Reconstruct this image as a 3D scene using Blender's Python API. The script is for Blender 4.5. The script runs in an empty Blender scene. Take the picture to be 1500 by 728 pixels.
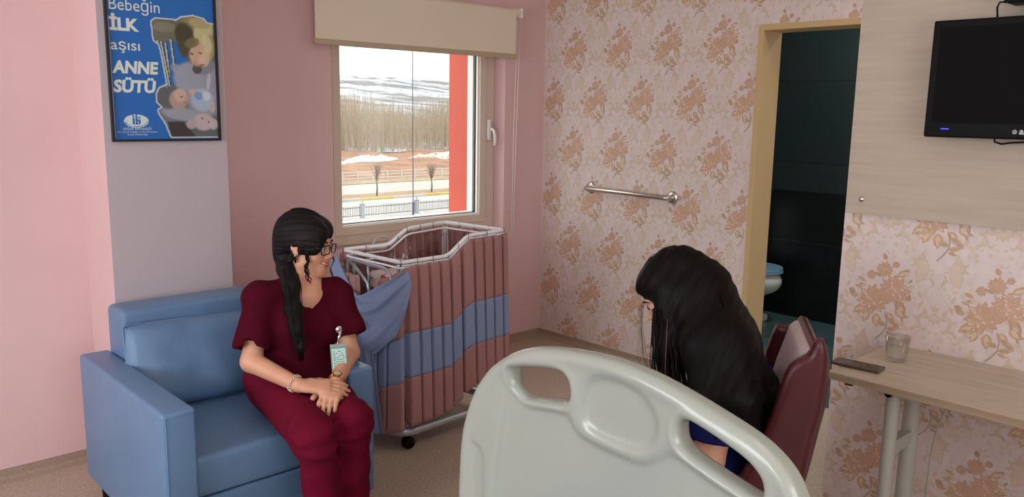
import bpy, math, random
import numpy as np
from mathutils import Vector, Matrix
random.seed(7)
RNG = np.random.default_rng(5)
SC = bpy.context.scene
COL = SC.collection
V3 = lambda *a: np.array(a, dtype=float)

# ------------------------------------------------------------------ materials
def srgb(r, g, b):
    f = lambda c: (c/255/12.92) if c/255 <= .04045 else ((c/255+.055)/1.055)**2.4
    return (f(r), f(g), f(b), 1.0)

def mat(name, col, rough=.6, metal=0., col2=None, scale=8., stretch=(1, 1, 1), bump=0., bscale=60., coat=0.,
        spec=.5, detail=4., sheen=0., contrast=(.3, .7), trans=0., sss=0., bdist=.01, wave=None):
    m = bpy.data.materials.new(name); m.use_nodes = True
    nt = m.node_tree; n = nt.nodes; l = nt.links
    b = n['Principled BSDF']
    b.inputs['Base Color'].default_value = col
    b.inputs['Roughness'].default_value = rough
    b.inputs['Metallic'].default_value = metal
    b.inputs['Specular IOR Level'].default_value = spec
    b.inputs['Coat Weight'].default_value = coat
    if sheen: b.inputs['Sheen Weight'].default_value = sheen
    if trans: b.inputs['Transmission Weight'].default_value = trans
    if sss:
        b.inputs['Subsurface Weight'].default_value = sss
        b.inputs['Subsurface Radius'].default_value = (.01, .004, .002)
    tc = n.new('ShaderNodeTexCoord')
    if col2 is not None:
        mp = n.new('ShaderNodeMapping'); mp.inputs['Scale'].default_value = stretch
        l.new(tc.outputs['Object'], mp.inputs['Vector'])
        t = n.new('ShaderNodeTexNoise'); t.inputs['Scale'].default_value = scale; t.inputs['Detail'].default_value = detail
        l.new(mp.outputs[0], t.inputs['Vector'])
        mr = n.new('ShaderNodeMapRange'); mr.inputs[1].default_value = contrast[0]; mr.inputs[2].default_value = contrast[1]
        l.new(t.outputs['Fac'], mr.inputs[0])
        mx = n.new('ShaderNodeMix'); mx.data_type = 'RGBA'
        mx.inputs[6].default_value = col; mx.inputs[7].default_value = col2
        l.new(mr.outputs[0], mx.inputs[0]); l.new(mx.outputs[2], b.inputs['Base Color'])
    if bump:
        if wave:
            mp2 = n.new('ShaderNodeMapping'); mp2.inputs['Scale'].default_value = wave
            l.new(tc.outputs['Object'], mp2.inputs['Vector'])
        t2 = n.new('ShaderNodeTexNoise'); t2.inputs['Scale'].default_value = bscale; t2.inputs['Detail'].default_value = 3
        l.new(mp2.outputs[0] if wave else tc.outputs['Object'], t2.inputs['Vector'])
        bp = n.new('ShaderNodeBump'); bp.inputs['Strength'].default_value = bump; bp.inputs['Distance'].default_value = bdist
        l.new(t2.outputs['Fac'], bp.inputs['Height']); l.new(bp.outputs[0], b.inputs['Normal'])
    return m

def emit(name, col, s):
    m = bpy.data.materials.new(name); m.use_nodes = True
    b = m.node_tree.nodes['Principled BSDF']
    b.inputs['Base Color'].default_value = (0, 0, 0, 1)
    b.inputs['Emission Color'].default_value = col; b.inputs['Emission Strength'].default_value = s
    return m

def pane_mat(name, tint=(.95, .97, .96, 1), gloss=.08):
    m = bpy.data.materials.new(name); m.use_nodes = True
    nt = m.node_tree; n = nt.nodes; l = nt.links; n.clear()
    o = n.new('ShaderNodeOutputMaterial'); mx = n.new('ShaderNodeMixShader')
    t = n.new('ShaderNodeBsdfTransparent'); t.inputs[0].default_value = tint
    g = n.new('ShaderNodeBsdfGlossy'); g.inputs['Roughness'].default_value = .02
    mx.inputs[0].default_value = gloss
    l.new(t.outputs[0], mx.inputs[1]); l.new(g.outputs[0], mx.inputs[2]); l.new(mx.outputs[0], o.inputs[0])
    return m

M = {}
M['pink'] = mat('pink_wall_paint', srgb(222, 188, 189), .75, bump=.05, bscale=150, col2=srgb(217, 183, 184), scale=2)
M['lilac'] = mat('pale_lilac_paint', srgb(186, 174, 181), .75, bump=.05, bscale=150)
M['white'] = mat('white_paint', srgb(225, 220, 214), .8)
M['paper'] = mat('wallpaper_ground', srgb(221, 208, 205), .6, col2=srgb(213, 199, 196), scale=30, bump=.05, bscale=250)
M['orn'] = mat('wallpaper_tan_print', srgb(205, 184, 164), .55, col2=srgb(212, 193, 175), scale=40)
M['orn2'] = mat('wallpaper_light_tan_print', srgb(215, 196, 179), .55)
M['rose_a'] = mat('wallpaper_rose_print', srgb(211, 176, 156), .55, col2=srgb(204, 165, 143), scale=60)
M['rose_b'] = mat('wallpaper_pale_rose_print', srgb(219, 191, 173), .55)
M['rose_c'] = mat('wallpaper_deep_rose_print', srgb(194, 157, 134), .55)
M['leaf'] = mat('wallpaper_ochre_leaf_print', srgb(202, 173, 140), .55, col2=srgb(193, 163, 130), scale=50)
M['leaf2'] = mat('wallpaper_brown_leaf_print', srgb(184, 158, 134), .55)
M['floor'] = mat('speckled_vinyl', srgb(184, 169, 153), .42, col2=srgb(164, 146, 129), scale=90, detail=6, contrast=(.35, .65), spec=.4)
M['skirt'] = mat('vinyl_cove', srgb(166, 146, 128), .45, col2=srgb(150, 130, 113), scale=90, detail=6)
M['pvc'] = mat('cream_pvc', srgb(214, 198, 182), .4)
M['gasket'] = mat('black_rubber', srgb(40, 38, 40), .6)
M['pvcw'] = mat('white_pvc_outer', srgb(240, 240, 238), .4)
M['blind'] = mat('cream_blind_fabric', srgb(230, 218, 198), .8, bump=.1, bscale=500)
M['fin'] = mat('orange_facade_panel', srgb(206, 88, 68), .6)
M['doorframe'] = mat('yellow_cream_door_paint', srgb(198, 170, 122), .45)
M['steel'] = mat('brushed_steel', srgb(205, 200, 192), .3, 1.0)
M['chrome'] = mat('chrome', srgb(220, 220, 220), .12, 1.0)
M['greymetal'] = mat('grey_painted_metal', srgb(176, 176, 168), .45)
M['whitemetal'] = mat('white_painted_metal', srgb(236, 237, 240), .3)
M['silver'] = mat('silver_painted_metal', srgb(178, 182, 188), .3, .5)
M['black'] = mat('black_plastic', srgb(13, 13, 13), .5, spec=.12)
M['screen'] = mat('dark_screen', srgb(12, 11, 11), .6, spec=.08)
M['blue'] = mat('blue_leatherette', srgb(98, 130, 166), .40, col2=srgb(93, 124, 160), scale=3, bump=.12, bscale=220, bdist=.003)
M['bluepil'] = mat('blue_leatherette_pillow', srgb(93, 124, 160), .45, bump=.35, bscale=9, bdist=.02)
M['wood'] = mat('pale_oak_laminate', srgb(186, 172, 155), .55, col2=srgb(176, 161, 143), scale=5, stretch=(1, .6, 9), detail=6)
M['woodt'] = mat('pale_oak_laminate_top', srgb(202, 190, 170), .38, col2=srgb(184, 170, 149), scale=6, stretch=(10, .7, 1), detail=6)
M['woode'] = mat('oak_edge_band', srgb(170, 150, 126), .5, col2=srgb(150, 130, 108), scale=6, stretch=(1, .7, 30))
M['bed'] = mat('pale_grey_bed_plastic', srgb(164, 169, 160), .28, coat=.25, col2=srgb(160, 165, 157), scale=3)
M['mattress'] = mat('navy_mattress_cover', srgb(52, 66, 96), .5)
M['curt_p'] = mat('dusty_pink_curtain', srgb(162, 116, 114), .85, bump=.25, bscale=420, bdist=.002, sheen=.2)
M['curt_b'] = mat('dusty_blue_curtain', srgb(126, 141, 176), .8, bump=.25, bscale=420, bdist=.002, sheen=.2)
M['printed'] = mat('baby_print_sheet', srgb(226, 216, 206), .8, col2=srgb(178, 72, 72), scale=24, contrast=(.6, .66), detail=1)
M['tray'] = mat('clear_grey_tub_plastic', srgb(120, 116, 118), .25)
M['maroon'] = mat('maroon_scrub_cloth', srgb(72, 10, 28), .95, bump=.4, bscale=18, bdist=.012, spec=.08)
M['maroonp'] = mat('maroon_trouser_cloth', srgb(102, 16, 40), .95, bump=.4, bscale=18, bdist=.012, spec=.08)
M['navy'] = mat('navy_scrub_cloth', srgb(24, 27, 82), .9, bump=.3, bscale=14, bdist=.01, spec=.1)
M['blackcloth'] = mat('black_cloth', srgb(20, 19, 24), .85, bump=.2, bscale=20)
M['skin'] = mat('skin', srgb(214, 160, 132), .5, col2=srgb(206, 148, 120), scale=14, sss=.08)
M['lips'] = mat('lip_skin', srgb(176, 84, 82), .4)
M['teeth'] = mat('teeth', srgb(236, 230, 220), .3)
M['eyew'] = mat('eye_white', srgb(228, 222, 216), .2)
M['iris'] = mat('dark_brown_iris', srgb(36, 22, 16), .15)
M['hair'] = mat('near_black_hair', srgb(24, 18, 19), .58, col2=srgb(16, 12, 14), scale=30, stretch=(8, 8, .5), bump=.35, bscale=26, wave=(6, 6, .35), bdist=.003, spec=.2)
M['hairb'] = mat('long_black_hair', srgb(15, 11, 11), .55, col2=srgb(10, 8, 8), scale=30, stretch=(8, 8, .5), bump=.3, bscale=26, wave=(6, 6, .35), bdist=.003, spec=.13)
M['hairbr'] = mat('brown_hair_ends', srgb(74, 48, 36), .45)
M['gold'] = mat('gold_metal', srgb(214, 172, 108), .22, 1.0)
M['watchface'] = mat('watch_dial', srgb(226, 206, 164), .2, .4)
M['badge'] = mat('teal_card', srgb(70, 168, 158), .4)
M['badgew'] = mat('pale_card', srgb(188, 220, 212), .4)
M['ink'] = mat('dark_print_ink', srgb(46, 70, 74), .6)
M['burg'] = mat('burgundy_leatherette', srgb(76, 27, 34), .35, bump=.1, bscale=200, bdist=.002)
M['burg_sheen'] = mat('painted_sheen_leatherette', srgb(200, 180, 182), .4, bump=.08, bscale=200, bdist=.002)  # pale colour stands in for window sheen on the burgundy leatherette
M['tile_u'] = None
M['porcelain'] = mat('toilet_porcelain', srgb(214, 216, 210), .12, coat=.5)
M['lid'] = mat('blue_toilet_lid', srgb(126, 168, 190), .25)
M['posterb'] = mat('blue_poster_ink', srgb(28, 106, 190), .35)
M['posterw'] = mat('pale_poster_ink', srgb(214, 222, 216), .4)
M['frameb'] = mat('black_picture_frame', srgb(28, 24, 28), .4)
M['led'] = emit('blue_standby_led', (.06, .06, 1, 1), 2.2)
M['lensglass'] = pane_mat('eyeglass_lens', (.93, .95, .96, 1), .12)
M['pane'] = pane_mat('window_pane', (.97, .98, .97, 1), .03)

def brick_mat(name, c1, c2, mortar, bw, rh, rough=.3, off=0., coord='Object', rot=(0, 0, 0), bumps=0.):
    m = bpy.data.materials.new(name); m.use_nodes = True
    nt = m.node_tree; n = nt.nodes; l = nt.links; b = n['Principled BSDF']
    tc = n.new('ShaderNodeTexCoord'); mp = n.new('ShaderNodeMapping'); mp.inputs['Rotation'].default_value = rot
    br = n.new('ShaderNodeTexBrick'); br.offset = off
    br.inputs['Scale'].default_value = 1; br.inputs['Brick Width'].default_value = bw; br.inputs['Row Height'].default_value = rh
    br.inputs['Mortar Size'].default_value = .004
    br.inputs['Color1'].default_value = c1; br.inputs['Color2'].default_value = c2; br.inputs['Mortar'].default_value = mortar
    l.new(tc.outputs[coord], mp.inputs[0]); l.new(mp.outputs[0], br.inputs['Vector'])
    t = n.new('ShaderNodeTexNoise'); t.inputs['Scale'].default_value = 3; t.inputs['Detail'].default_value = 8; t.inputs['Distortion'].default_value = 1.2
    l.new(tc.outputs[coord], t.inputs['Vector'])
    mx = n.new('ShaderNodeMix'); mx.data_type = 'RGBA'; mx.blend_type = 'MULTIPLY'; mx.inputs[0].default_value = .7
    l.new(br.outputs['Color'], mx.inputs[6]); l.new(t.outputs['Color'], mx.inputs[7])
    mr = n.new('ShaderNodeMix'); mr.data_type = 'RGBA'; mr.inputs[0].default_value = .5
    l.new(br.outputs['Color'], mr.inputs[6]); l.new(mx.outputs[2], mr.inputs[7])
    l.new(mr.outputs[2], b.inputs['Base Color']); b.inputs['Roughness'].default_value = rough
    return m
R90 = math.pi/2

# ------------------------------------------------------------------ object helpers
ORG = {}
def tag(o, label=None, cat=None, group=None, kind=None):
    if label: o['label'] = label
    if cat: o['category'] = cat
    if group: o['group'] = group
    if kind: o['kind'] = kind
    return o
def thing(name, loc, label, cat, group=None):
    o = bpy.data.objects.new(name, None); COL.objects.link(o); o.location = loc
    o.empty_display_size = .1; ORG[o.name] = V3(*loc)
    return tag(o, label, cat, group)
def mesh_obj(name, verts, faces, mats, parent=None, smooth=False, midx=None, origin=None):
    verts = np.asarray(verts, dtype=float).reshape(-1, 3)
    if parent is not None: org = ORG[parent.name]
    elif origin is not None: org = V3(*origin)
    else:
        lo = verts.min(0); hi = verts.max(0); org = V3((lo[0]+hi[0])/2, (lo[1]+hi[1])/2, lo[2])
    me = bpy.data.meshes.new(name)
    me.from_pydata((verts-org).tolist(), [], [list(map(int, f)) for f in faces] if not isinstance(faces, np.ndarray) else faces.tolist())
    if not isinstance(mats, (list, tuple)): mats = [mats]
    for m in mats: me.materials.append(m)
    if midx is not None: me.polygons.foreach_set('material_index', np.asarray(midx, dtype=np.int32))
    if smooth is True: me.polygons.foreach_set('use_smooth', [True]*len(me.polygons))
    elif smooth: me.polygons.foreach_set('use_smooth', list(smooth))
    me.update()
    o = bpy.data.objects.new(name, me); COL.objects.link(o)
    if parent is not None: o.parent = parent
    else: o.location = org
    ORG[o.name] = org
    return o

class MB:
    def __init__(s): s.v = []; s.f = []; s.m = []; s.s = []
    def add(s, vs, fs, mi=0, smooth=False):
        b = len(s.v); s.v.extend([tuple(map(float, p)) for p in vs])
        for f in fs: s.f.append([b+i for i in f]); s.m.append(mi); s.s.append(smooth)
        return s
    def box(s, lo, hi, mi=0, R=None, c=None, bev=0.):
        lo = V3(*lo); hi = V3(*hi)
        if bev > 0: return s.rbox(lo, hi, bev, mi, R, c)
        P = [(x, y, z) for x in (lo[0], hi[0]) for y in (lo[1], hi[1]) for z in (lo[2], hi[2])]
        if R is not None:
            c = (lo+hi)/2 if c is None else V3(*c); P = [R@(V3(*p)-c)+c for p in P]
        return s.add(P, [(0, 1, 3, 2), (4, 6, 7, 5), (0, 4, 5, 1), (2, 3, 7, 6), (0, 2, 6, 4), (1, 5, 7, 3)], mi)
    def rbox(s, lo, hi, r, mi=0, R=None, c=None, n=3, bulge=None):
        # rounded box: a cube sphere grid pushed onto a rounded box
        lo = V3(*lo); hi = V3(*hi); ctr = (lo+hi)/2; h = (hi-lo)/2; r = min(r, h.min()*.999)
        t = []
        for i in range(n+1): t.append(-1+ (i/n)*.0)
        a = np.linspace(0, math.pi/2, n+1)
        V = {}; vs = []; fs = []
        ks = [-1]*(n+1)+[1]*(n+1)
        coords = []
        for sgn in (-1, 1):
            seq = range(n+1) if sgn < 0 else range(n+1)
            for i in seq:
                coords.append((sgn, i))
        # param u in each axis: for corner zone use tan mapping
        tt = np.tan(np.linspace(0, math.pi/4, n+1))
        line = [(-1, tt[n-i]) for i in range(n+1)]+[(1, tt[i]) for i in range(n+1)]
        N = len(line)
        def P(axis, sg, i, j):
            o = [0, 0, 0]; d = [0, 0, 0]
            u, w = [(1, 2), (2, 0), (0, 1)][axis]
            o[axis] = sg; d[axis] = sg
            o[u] = line[i][0]; d[u] = line[i][0]*line[i][1]
            o[w] = line[j][0]; d[w] = line[j][0]*line[j][1]
            d = V3(*d); d /= np.linalg.norm(d)
            return ctr+V3(*o)*(h-r)+d*r
        for axis in range(3):
            for sg in (-1, 1):
                idx = {}
                for i in range(N):
                    for j in range(N):
                        p = P(axis, sg, i, j); key = tuple(np.round(p, 6))
                        if key not in V: V[key] = len(vs); vs.append(p)
                        idx[i, j] = V[key]
                for i in range(N-1):
                    for j in range(N-1):
                        q = [idx[i, j], idx[i+1, j], idx[i+1, j+1], idx[i, j+1]]
                        if sg < 0: q.reverse()
                        if len(set(q)) > 2: fs.append(list(dict.fromkeys(q)))
        if bulge is not None: vs = [bulge(p, ctr, h) for p in vs]
        if R is not None:
            c = ctr if c is None else V3(*c); vs = [R@(p-c)+c for p in vs]
        return s.add(vs, fs, mi, True)
    def tube(s, pts, r, n=8, mi=0, closed=False, caps=True):
        pts = [V3(*p) for p in pts]; N = len(pts)
        rs = [r]*N if np.isscalar(r) else list(r)
        T = []
        for i in range(N):
            a = pts[(i-1) % N] if (closed or i > 0) else pts[i]; b = pts[(i+1) % N] if (closed or i < N-1) else pts[i]
            t = b-a; T.append(t/(np.linalg.norm(t)+1e-12))
        up = V3(0, 0, 1) if abs(T[0][2]) < .9 else V3(1, 0, 0)
        u = np.cross(T[0], up); u /= np.linalg.norm(u); vs = []
        for i in range(N):
            u = u-T[i]*(u@T[i]); u /= (np.linalg.norm(u)+1e-12); w = np.cross(T[i], u)
            for k in range(n):
                a = 2*math.pi*k/n; vs.append(pts[i]+rs[i]*(math.cos(a)*u+math.sin(a)*w))
        fs = []
        for i in range(N if closed else N-1):
            j = (i+1) % N
            for k in range(n): fs.append([i*n+k, i*n+(k+1) % n, j*n+(k+1) % n, j*n+k])
        if caps and not closed: fs.append(list(range(n))[::-1]); fs.append([(N-1)*n+k for k in range(n)])
        return s.add(vs, fs, mi, True)
    def cyl(s, a, b, r, n=20, mi=0, r2=None):
        a = V3(*a); b = V3(*b); t = b-a; t = t/np.linalg.norm(t)
        up = V3(0, 0, 1) if abs(t[2]) < .9 else V3(1, 0, 0)
        u = np.cross(t, up); u /= np.linalg.norm(u); w = np.cross(t, u); r2 = r if r2 is None else r2
        vs = [p+q*(math.cos(2*math.pi*k/n)*u+math.sin(2*math.pi*k/n)*w) for p, q in ((a, r), (b, r2)) for k in range(n)]
        s.add(vs, [[k, (k+1) % n, n+(k+1) % n, n+k] for k in range(n)], mi, True)
        s.add(vs[:n], [list(range(n))[::-1]], mi); s.add(vs[n:], [list(range(n))], mi)
        return s
    def lathe(s, prof, c, n=28, mi=0, axis='Z', sx=1., sy=1.):
        vs = []; c = V3(*c)
        for (r, h) in prof:
            for k in range(n):
                a = 2*math.pi*k/n; p = V3(r*math.cos(a)*sx, r*math.sin(a)*sy, h)
                if axis == 'X': p = V3(p[2], p[0], p[1])
                if axis == 'Y': p = V3(p[1], p[2], p[0])
                vs.append(c+p)
        fs = []
        for i in range(len(prof)-1):
            for k in range(n): fs.append([i*n+k, i*n+(k+1) % n, (i+1)*n+(k+1) % n, (i+1)*n+k])
        if prof[0][0] > 1e-6: fs.append(list(range(n))[::-1])
        if prof[-1][0] > 1e-6: fs.append([(len(prof)-1)*n+k for k in range(n)])
        return s.add(vs, fs, mi, True)
    def grid(s, G, mi=0, th=0.):
        G = np.asarray(G, dtype=float); a, b = G.shape[:2]
        fs = [[i*b+j, (i+1)*b+j, (i+1)*b+j+1, i*b+j+1] for i in range(a-1) for j in range(b-1)]
        if th <= 0: return s.add(G.reshape(-1, 3), fs, mi, True)
        du = np.gradient(G, axis=0); dv = np.gradient(G, axis=1); N = np.cross(du, dv)
        N /= (np.linalg.norm(N, axis=2, keepdims=True)+1e-12)
        A = (G+N*th/2).reshape(-1, 3); B = (G-N*th/2).reshape(-1, 3); o = a*b
        f2 = [[o+q for q in f[::-1]] for f in fs]
        rim = [i*b for i in range(a)]+[(a-1)*b+j for j in range(1, b)]+[i*b+b-1 for i in range(a-2, -1, -1)]+[j for j in range(b-2, 0, -1)]
        f3 = [[rim[(k+1) % len(rim)], rim[k], o+rim[k], o+rim[(k+1) % len(rim)]] for k in range(len(rim))]
        return s.add(np.vstack([A, B]), fs+f2+f3, mi, True)
    def prism(s, poly, lo, hi, axis=2, mi=0):
        # poly: 2-D points in the two other axes (cyclic order), extruded along axis
        n = len(poly); vs = []
        for h in (lo, hi):
            for (a, b) in poly:
                p = [0, 0, 0]; u, w = [(1, 2), (0, 2), (0, 1)][axis]; p[u] = a; p[w] = b; p[axis] = h; vs.append(p)
        return s.add(vs, [list(range(n))[::-1], list(range(n, 2*n))]+[[k, (k+1) % n, n+(k+1) % n, n+k] for k in range(n)], mi)
    def build(s, name, mats, parent=None, origin=None, fix=True):
        o = mesh_obj(name, s.v, s.f, mats, parent, smooth=s.s, midx=s.m, origin=origin)
        if fix:
            import bmesh
            bm = bmesh.new(); bm.from_mesh(o.data); bmesh.ops.recalc_face_normals(bm, faces=bm.faces); bm.to_mesh(o.data); bm.free()
        return o

# ------------------------------------------------------------------ signed distance fields + surface nets
def rotm(axis, deg):
    return np.array(Matrix.Rotation(math.radians(deg), 3, axis))
class Frame:
    def __init__(s, o, x, y, z): s.o = V3(*o); s.R = np.column_stack([V3(*x), V3(*y), V3(*z)])
    def __call__(s, *p): return s.o+s.R@V3(*p)
def cap(a, b, ra, rb=None, k=.012, sub=False):
    a = V3(*a); b = V3(*b); rb = ra if rb is None else rb; m = max(ra, rb)
    def f(X, Y, Z):
        d = b-a; L = d@d+1e-12
        t = np.clip(((X-a[0])*d[0]+(Y-a[1])*d[1]+(Z-a[2])*d[2])/L, 0, 1)
        return np.sqrt((X-a[0]-t*d[0])**2+(Y-a[1]-t*d[1])**2+(Z-a[2]-t*d[2])**2)-(ra+(rb-ra)*t)
    return (f, np.minimum(a, b)-m, np.maximum(a, b)+m, k, sub)
def ell(c, r, R=None, k=.012, sub=False):
    c = V3(*c); r = V3(*r); R = np.eye(3) if R is None else np.asarray(R)
    ext = np.sqrt((R**2)@(r**2))
    def f(X, Y, Z):
        x, y, z = X-c[0], Y-c[1], Z-c[2]
        q = [R[0, i]*x+R[1, i]*y+R[2, i]*z for i in range(3)]
        k0 = np.sqrt((q[0]/r[0])**2+(q[1]/r[1])**2+(q[2]/r[2])**2)
        k1 = np.sqrt((q[0]/r[0]**2)**2+(q[1]/r[1]**2)**2+(q[2]/r[2]**2)**2)+1e-9
        return k0*(k0-1)/k1
    return (f, c-ext, c+ext, k, sub)
def rb(c, h, r, R=None, k=.01, sub=False):
    c = V3(*c); h = V3(*h); R = np.eye(3) if R is None else np.asarray(R); ext = np.abs(R)@h
    def f(X, Y, Z):
        x, y, z = X-c[0], Y-c[1], Z-c[2]
        q = [np.abs(R[0, i]*x+R[1, i]*y+R[2, i]*z)-h[i]+r for i in range(3)]
        o = np.sqrt(np.maximum(q[0], 0)**2+np.maximum(q[1], 0)**2+np.maximum(q[2], 0)**2)
        return o+np.minimum(np.maximum(np.maximum(q[0], q[1]), q[2]), 0)-r
    return (f, c-ext, c+ext, k, sub)
def custom(f, lo, hi, k=.01, sub=False): return (f, V3(*lo), V3(*hi), k, sub)

def sdf_mesh(prims, h, disp=None, post=None):
    lo = np.min([p[1] for p in prims if not p[4]], 0)-4*h-.012; hi = np.max([p[2] for p in prims if not p[4]], 0)+4*h+.012
    n = np.ceil((hi-lo)/h).astype(int)+1
    ax = [(lo[i]+h*np.arange(n[i])).astype(np.float32) for i in range(3)]
    F = np.full(n, 1.0, dtype=np.float32)
    for f, a, b, k, sub in prims:
        mg = k+3*h
        s = []; ok = True
        for i in range(3):
            i0 = max(0, int(np.floor((a[i]-mg-lo[i])/h))); i1 = min(n[i], int(np.ceil((b[i]+mg-lo[i])/h))+1)
            if i1 <= i0: ok = False
            s.append(slice(i0, i1))
        if not ok: continue
        X = ax[0][s[0]][:, None, None]; Y = ax[1][s[1]][None, :, None]; Z = ax[2][s[2]][None, None, :]
        D = f(X, Y, Z).astype(np.float32); G = F[tuple(s)]
        if sub:
            D = -D; hh = np.maximum(k-np.abs(G-D), 0)/k if k > 0 else 0
            F[tuple(s)] = np.maximum(G, D)+hh*hh*k*.25
        else:
            hh = np.maximum(k-np.abs(G-D), 0)/k if k > 0 else 0
            F[tuple(s)] = np.minimum(G, D)-hh*hh*k*.25
    if disp is not None:
        I = np.nonzero(np.abs(F) < .03)
        F[I] -= disp(ax[0][I[0]], ax[1][I[1]], ax[2][I[2]]).astype(np.float32)
    S = F < 0
    c = np.zeros(tuple(n-1), dtype=np.int8)
    for dx in (0, 1):
        for dy in (0, 1):
            for dz in (0, 1): c += S[dx:n[0]-1+dx, dy:n[1]-1+dy, dz:n[2]-1+dz]
    I = np.nonzero((c > 0) & (c < 8)); K = len(I[0])
    vid = np.full(tuple(n-1), -1, dtype=np.int32); vid[I] = np.arange(K)
    acc = np.zeros((K, 3)); cnt = np.zeros(K)
    cor = [(0, 0, 0), (1, 0, 0), (0, 1, 0), (1, 1, 0), (0, 0, 1), (1, 0, 1), (0, 1, 1), (1, 1, 1)]
    val = [F[I[0]+q[0], I[1]+q[1], I[2]+q[2]].astype(float) for q in cor]
    for a in range(8):
        for b in range(a+1, 8):
            if sum(abs(cor[a][i]-cor[b][i]) for i in range(3)) != 1: continue
            m = (val[a] < 0) != (val[b] < 0)
            t = np.where(m, val[a]/(val[a]-val[b]+1e-20), 0)
            p = V3(*cor[a])[None, :]+t[:, None]*(V3(*cor[b])-V3(*cor[a]))[None, :]
            acc[m] += p[m]; cnt[m] += 1
    P = lo+(np.column_stack(I)+acc/cnt[:, None])*h
    faces = []
    for axis in range(3):
        u, w = [(1, 2), (2, 0), (0, 1)][axis]
        sl0 = [slice(None)]*3; sl1 = [slice(None)]*3
        sl0[axis] = slice(0, n[axis]-1); sl1[axis] = slice(1, n[axis])
        A = S[tuple(sl0)]; B = S[tuple(sl1)]
        E = np.nonzero(A != B); E = np.column_stack(E)
        E = E[(E[:, u] > 0) & (E[:, w] > 0) & (E[:, u] < n[u]-1) & (E[:, w] < n[w]-1)]
        flip = A[E[:, 0], E[:, 1], E[:, 2]]
        def g(du, dw):
            q = E.copy(); q[:, u] -= du; q[:, w] -= dw
            return vid[q[:, 0], q[:, 1], q[:, 2]]
        Q = np.column_stack([g(1, 1), g(0, 1), g(0, 0), g(1, 0)])
        Q[~flip] = Q[~flip][:, ::-1]
        faces.append(Q)
    Q = np.vstack(faces); Q = Q[(Q >= 0).all(1)]
    return P, Q
def noise3(seed, n=6, f0=8., f1=40., A=1.):
    r = np.random.default_rng(seed); W = []
    for i in range(n):
        d = r.normal(size=3); d /= np.linalg.norm(d); W.append((d*r.uniform(f0, f1), r.uniform(0, 6.28), r.uniform(.5, 1)))
    def f(x, y, z):
        s = 0
        for w, p, a in W: s = s+a*np.sin(w[0]*x+w[1]*y+w[2]*z+p)
        return A*s/n
    return f
def sdf_obj(name, prims, h, m, parent=None, disp=None, matf=None, smooth_it=1):
    P, Q = sdf_mesh(prims, h, disp)
    if smooth_it:
        nb = np.zeros_like(P); ct = np.zeros(len(P))
        for _ in range(smooth_it):
            nb[:] = 0; ct[:] = 0
            for a, b in ((0, 1), (1, 2), (2, 3), (3, 0)):
                np.add.at(nb, Q[:, a], P[Q[:, b]]); np.add.at(ct, Q[:, a], 1)
                np.add.at(nb, Q[:, b], P[Q[:, a]]); np.add.at(ct, Q[:, b], 1)
            P = P*.5+.5*nb/np.maximum(ct, 1)[:, None]
    mi = None
    if matf is not None: mi = matf(P[Q].mean(1))
    return mesh_obj(name, P, Q, m, parent, smooth=True, midx=mi)
# ================================================================== ROOM SHELL
XF, YW, YL, YC, XP = 3.952, 3.92, 3.75, 3.42, 2.93
XS, YR, ZC = -1.8, -1.6, 2.75

def struct(name, mb, mats, parent=None):
    o = mb.build(name, mats, parent); o['kind'] = 'structure'; return o

# ---- wallpaper print: polygons a hair's breadth proud of the wall, part of the wall mesh
PR = []   # (points, slot, layer)
def pe(cx, cy, rx, ry, rot, slot, lay, n=12, a0=0., a1=6.2832):
    c, s = math.cos(rot), math.sin(rot); pts = []
    for k in range(n):
        a = a0+(a1-a0)*k/(n if a1-a0 > 6.28 else n-1)
        x, y = rx*math.cos(a), ry*math.sin(a); pts.append((cx+c*x-s*y, cy+s*x+c*y))
    PR.append((pts, slot, lay))
def pleaf(x, y, L, W, rot, slot, lay, bend=0.):
    pts = []; N = 6
    for sd in (1, -1):
        for k in (range(N+1) if sd > 0 else range(N-1, 0, -1)):
            t = k/N; w = W*.5*math.sin(math.pi*t**.8)*sd*(1+.12*math.sin(t*20)); bx = L*t; by = w+bend*L*t*t
            pts.append((x+math.cos(rot)*bx-math.sin(rot)*by, y+math.sin(rot)*bx+math.cos(rot)*by))
    PR.append((pts, slot, lay))
def pstroke(pts, w, slot, lay, taper=True):
    pts = [np.array(p) for p in pts]; N = len(pts); L = []; Rr = []
    for i in range(N):
        t = pts[min(i+1, N-1)]-pts[max(i-1, 0)]; t = t/(np.linalg.norm(t)+1e-9); nn = np.array([-t[1], t[0]])
        ww = w*.5*(math.sin(math.pi*(.12+.8*i/(N-1))) if taper else 1)
        L.append(pts[i]+nn*ww); Rr.append(pts[i]-nn*ww)
    for i in range(N-1): PR.append(([tuple(L[i]), tuple(L[i+1]), tuple(Rr[i+1]), tuple(Rr[i])], slot, lay))
def arc(cx, cy, r, a0, a1, n=9, r1=None):
    r1 = r if r1 is None else r1
    return [(cx+(r+(r1-r)*k/(n-1))*math.cos(a0+(a1-a0)*k/(n-1)), cy+(r+(r1-r)*k/(n-1))*math.sin(a0+(a1-a0)*k/(n-1))) for k in range(n)]
ORN, ORN2, RA, RB, RC, LF, LF2 = 1, 2, 3, 4, 5, 6, 7
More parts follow.
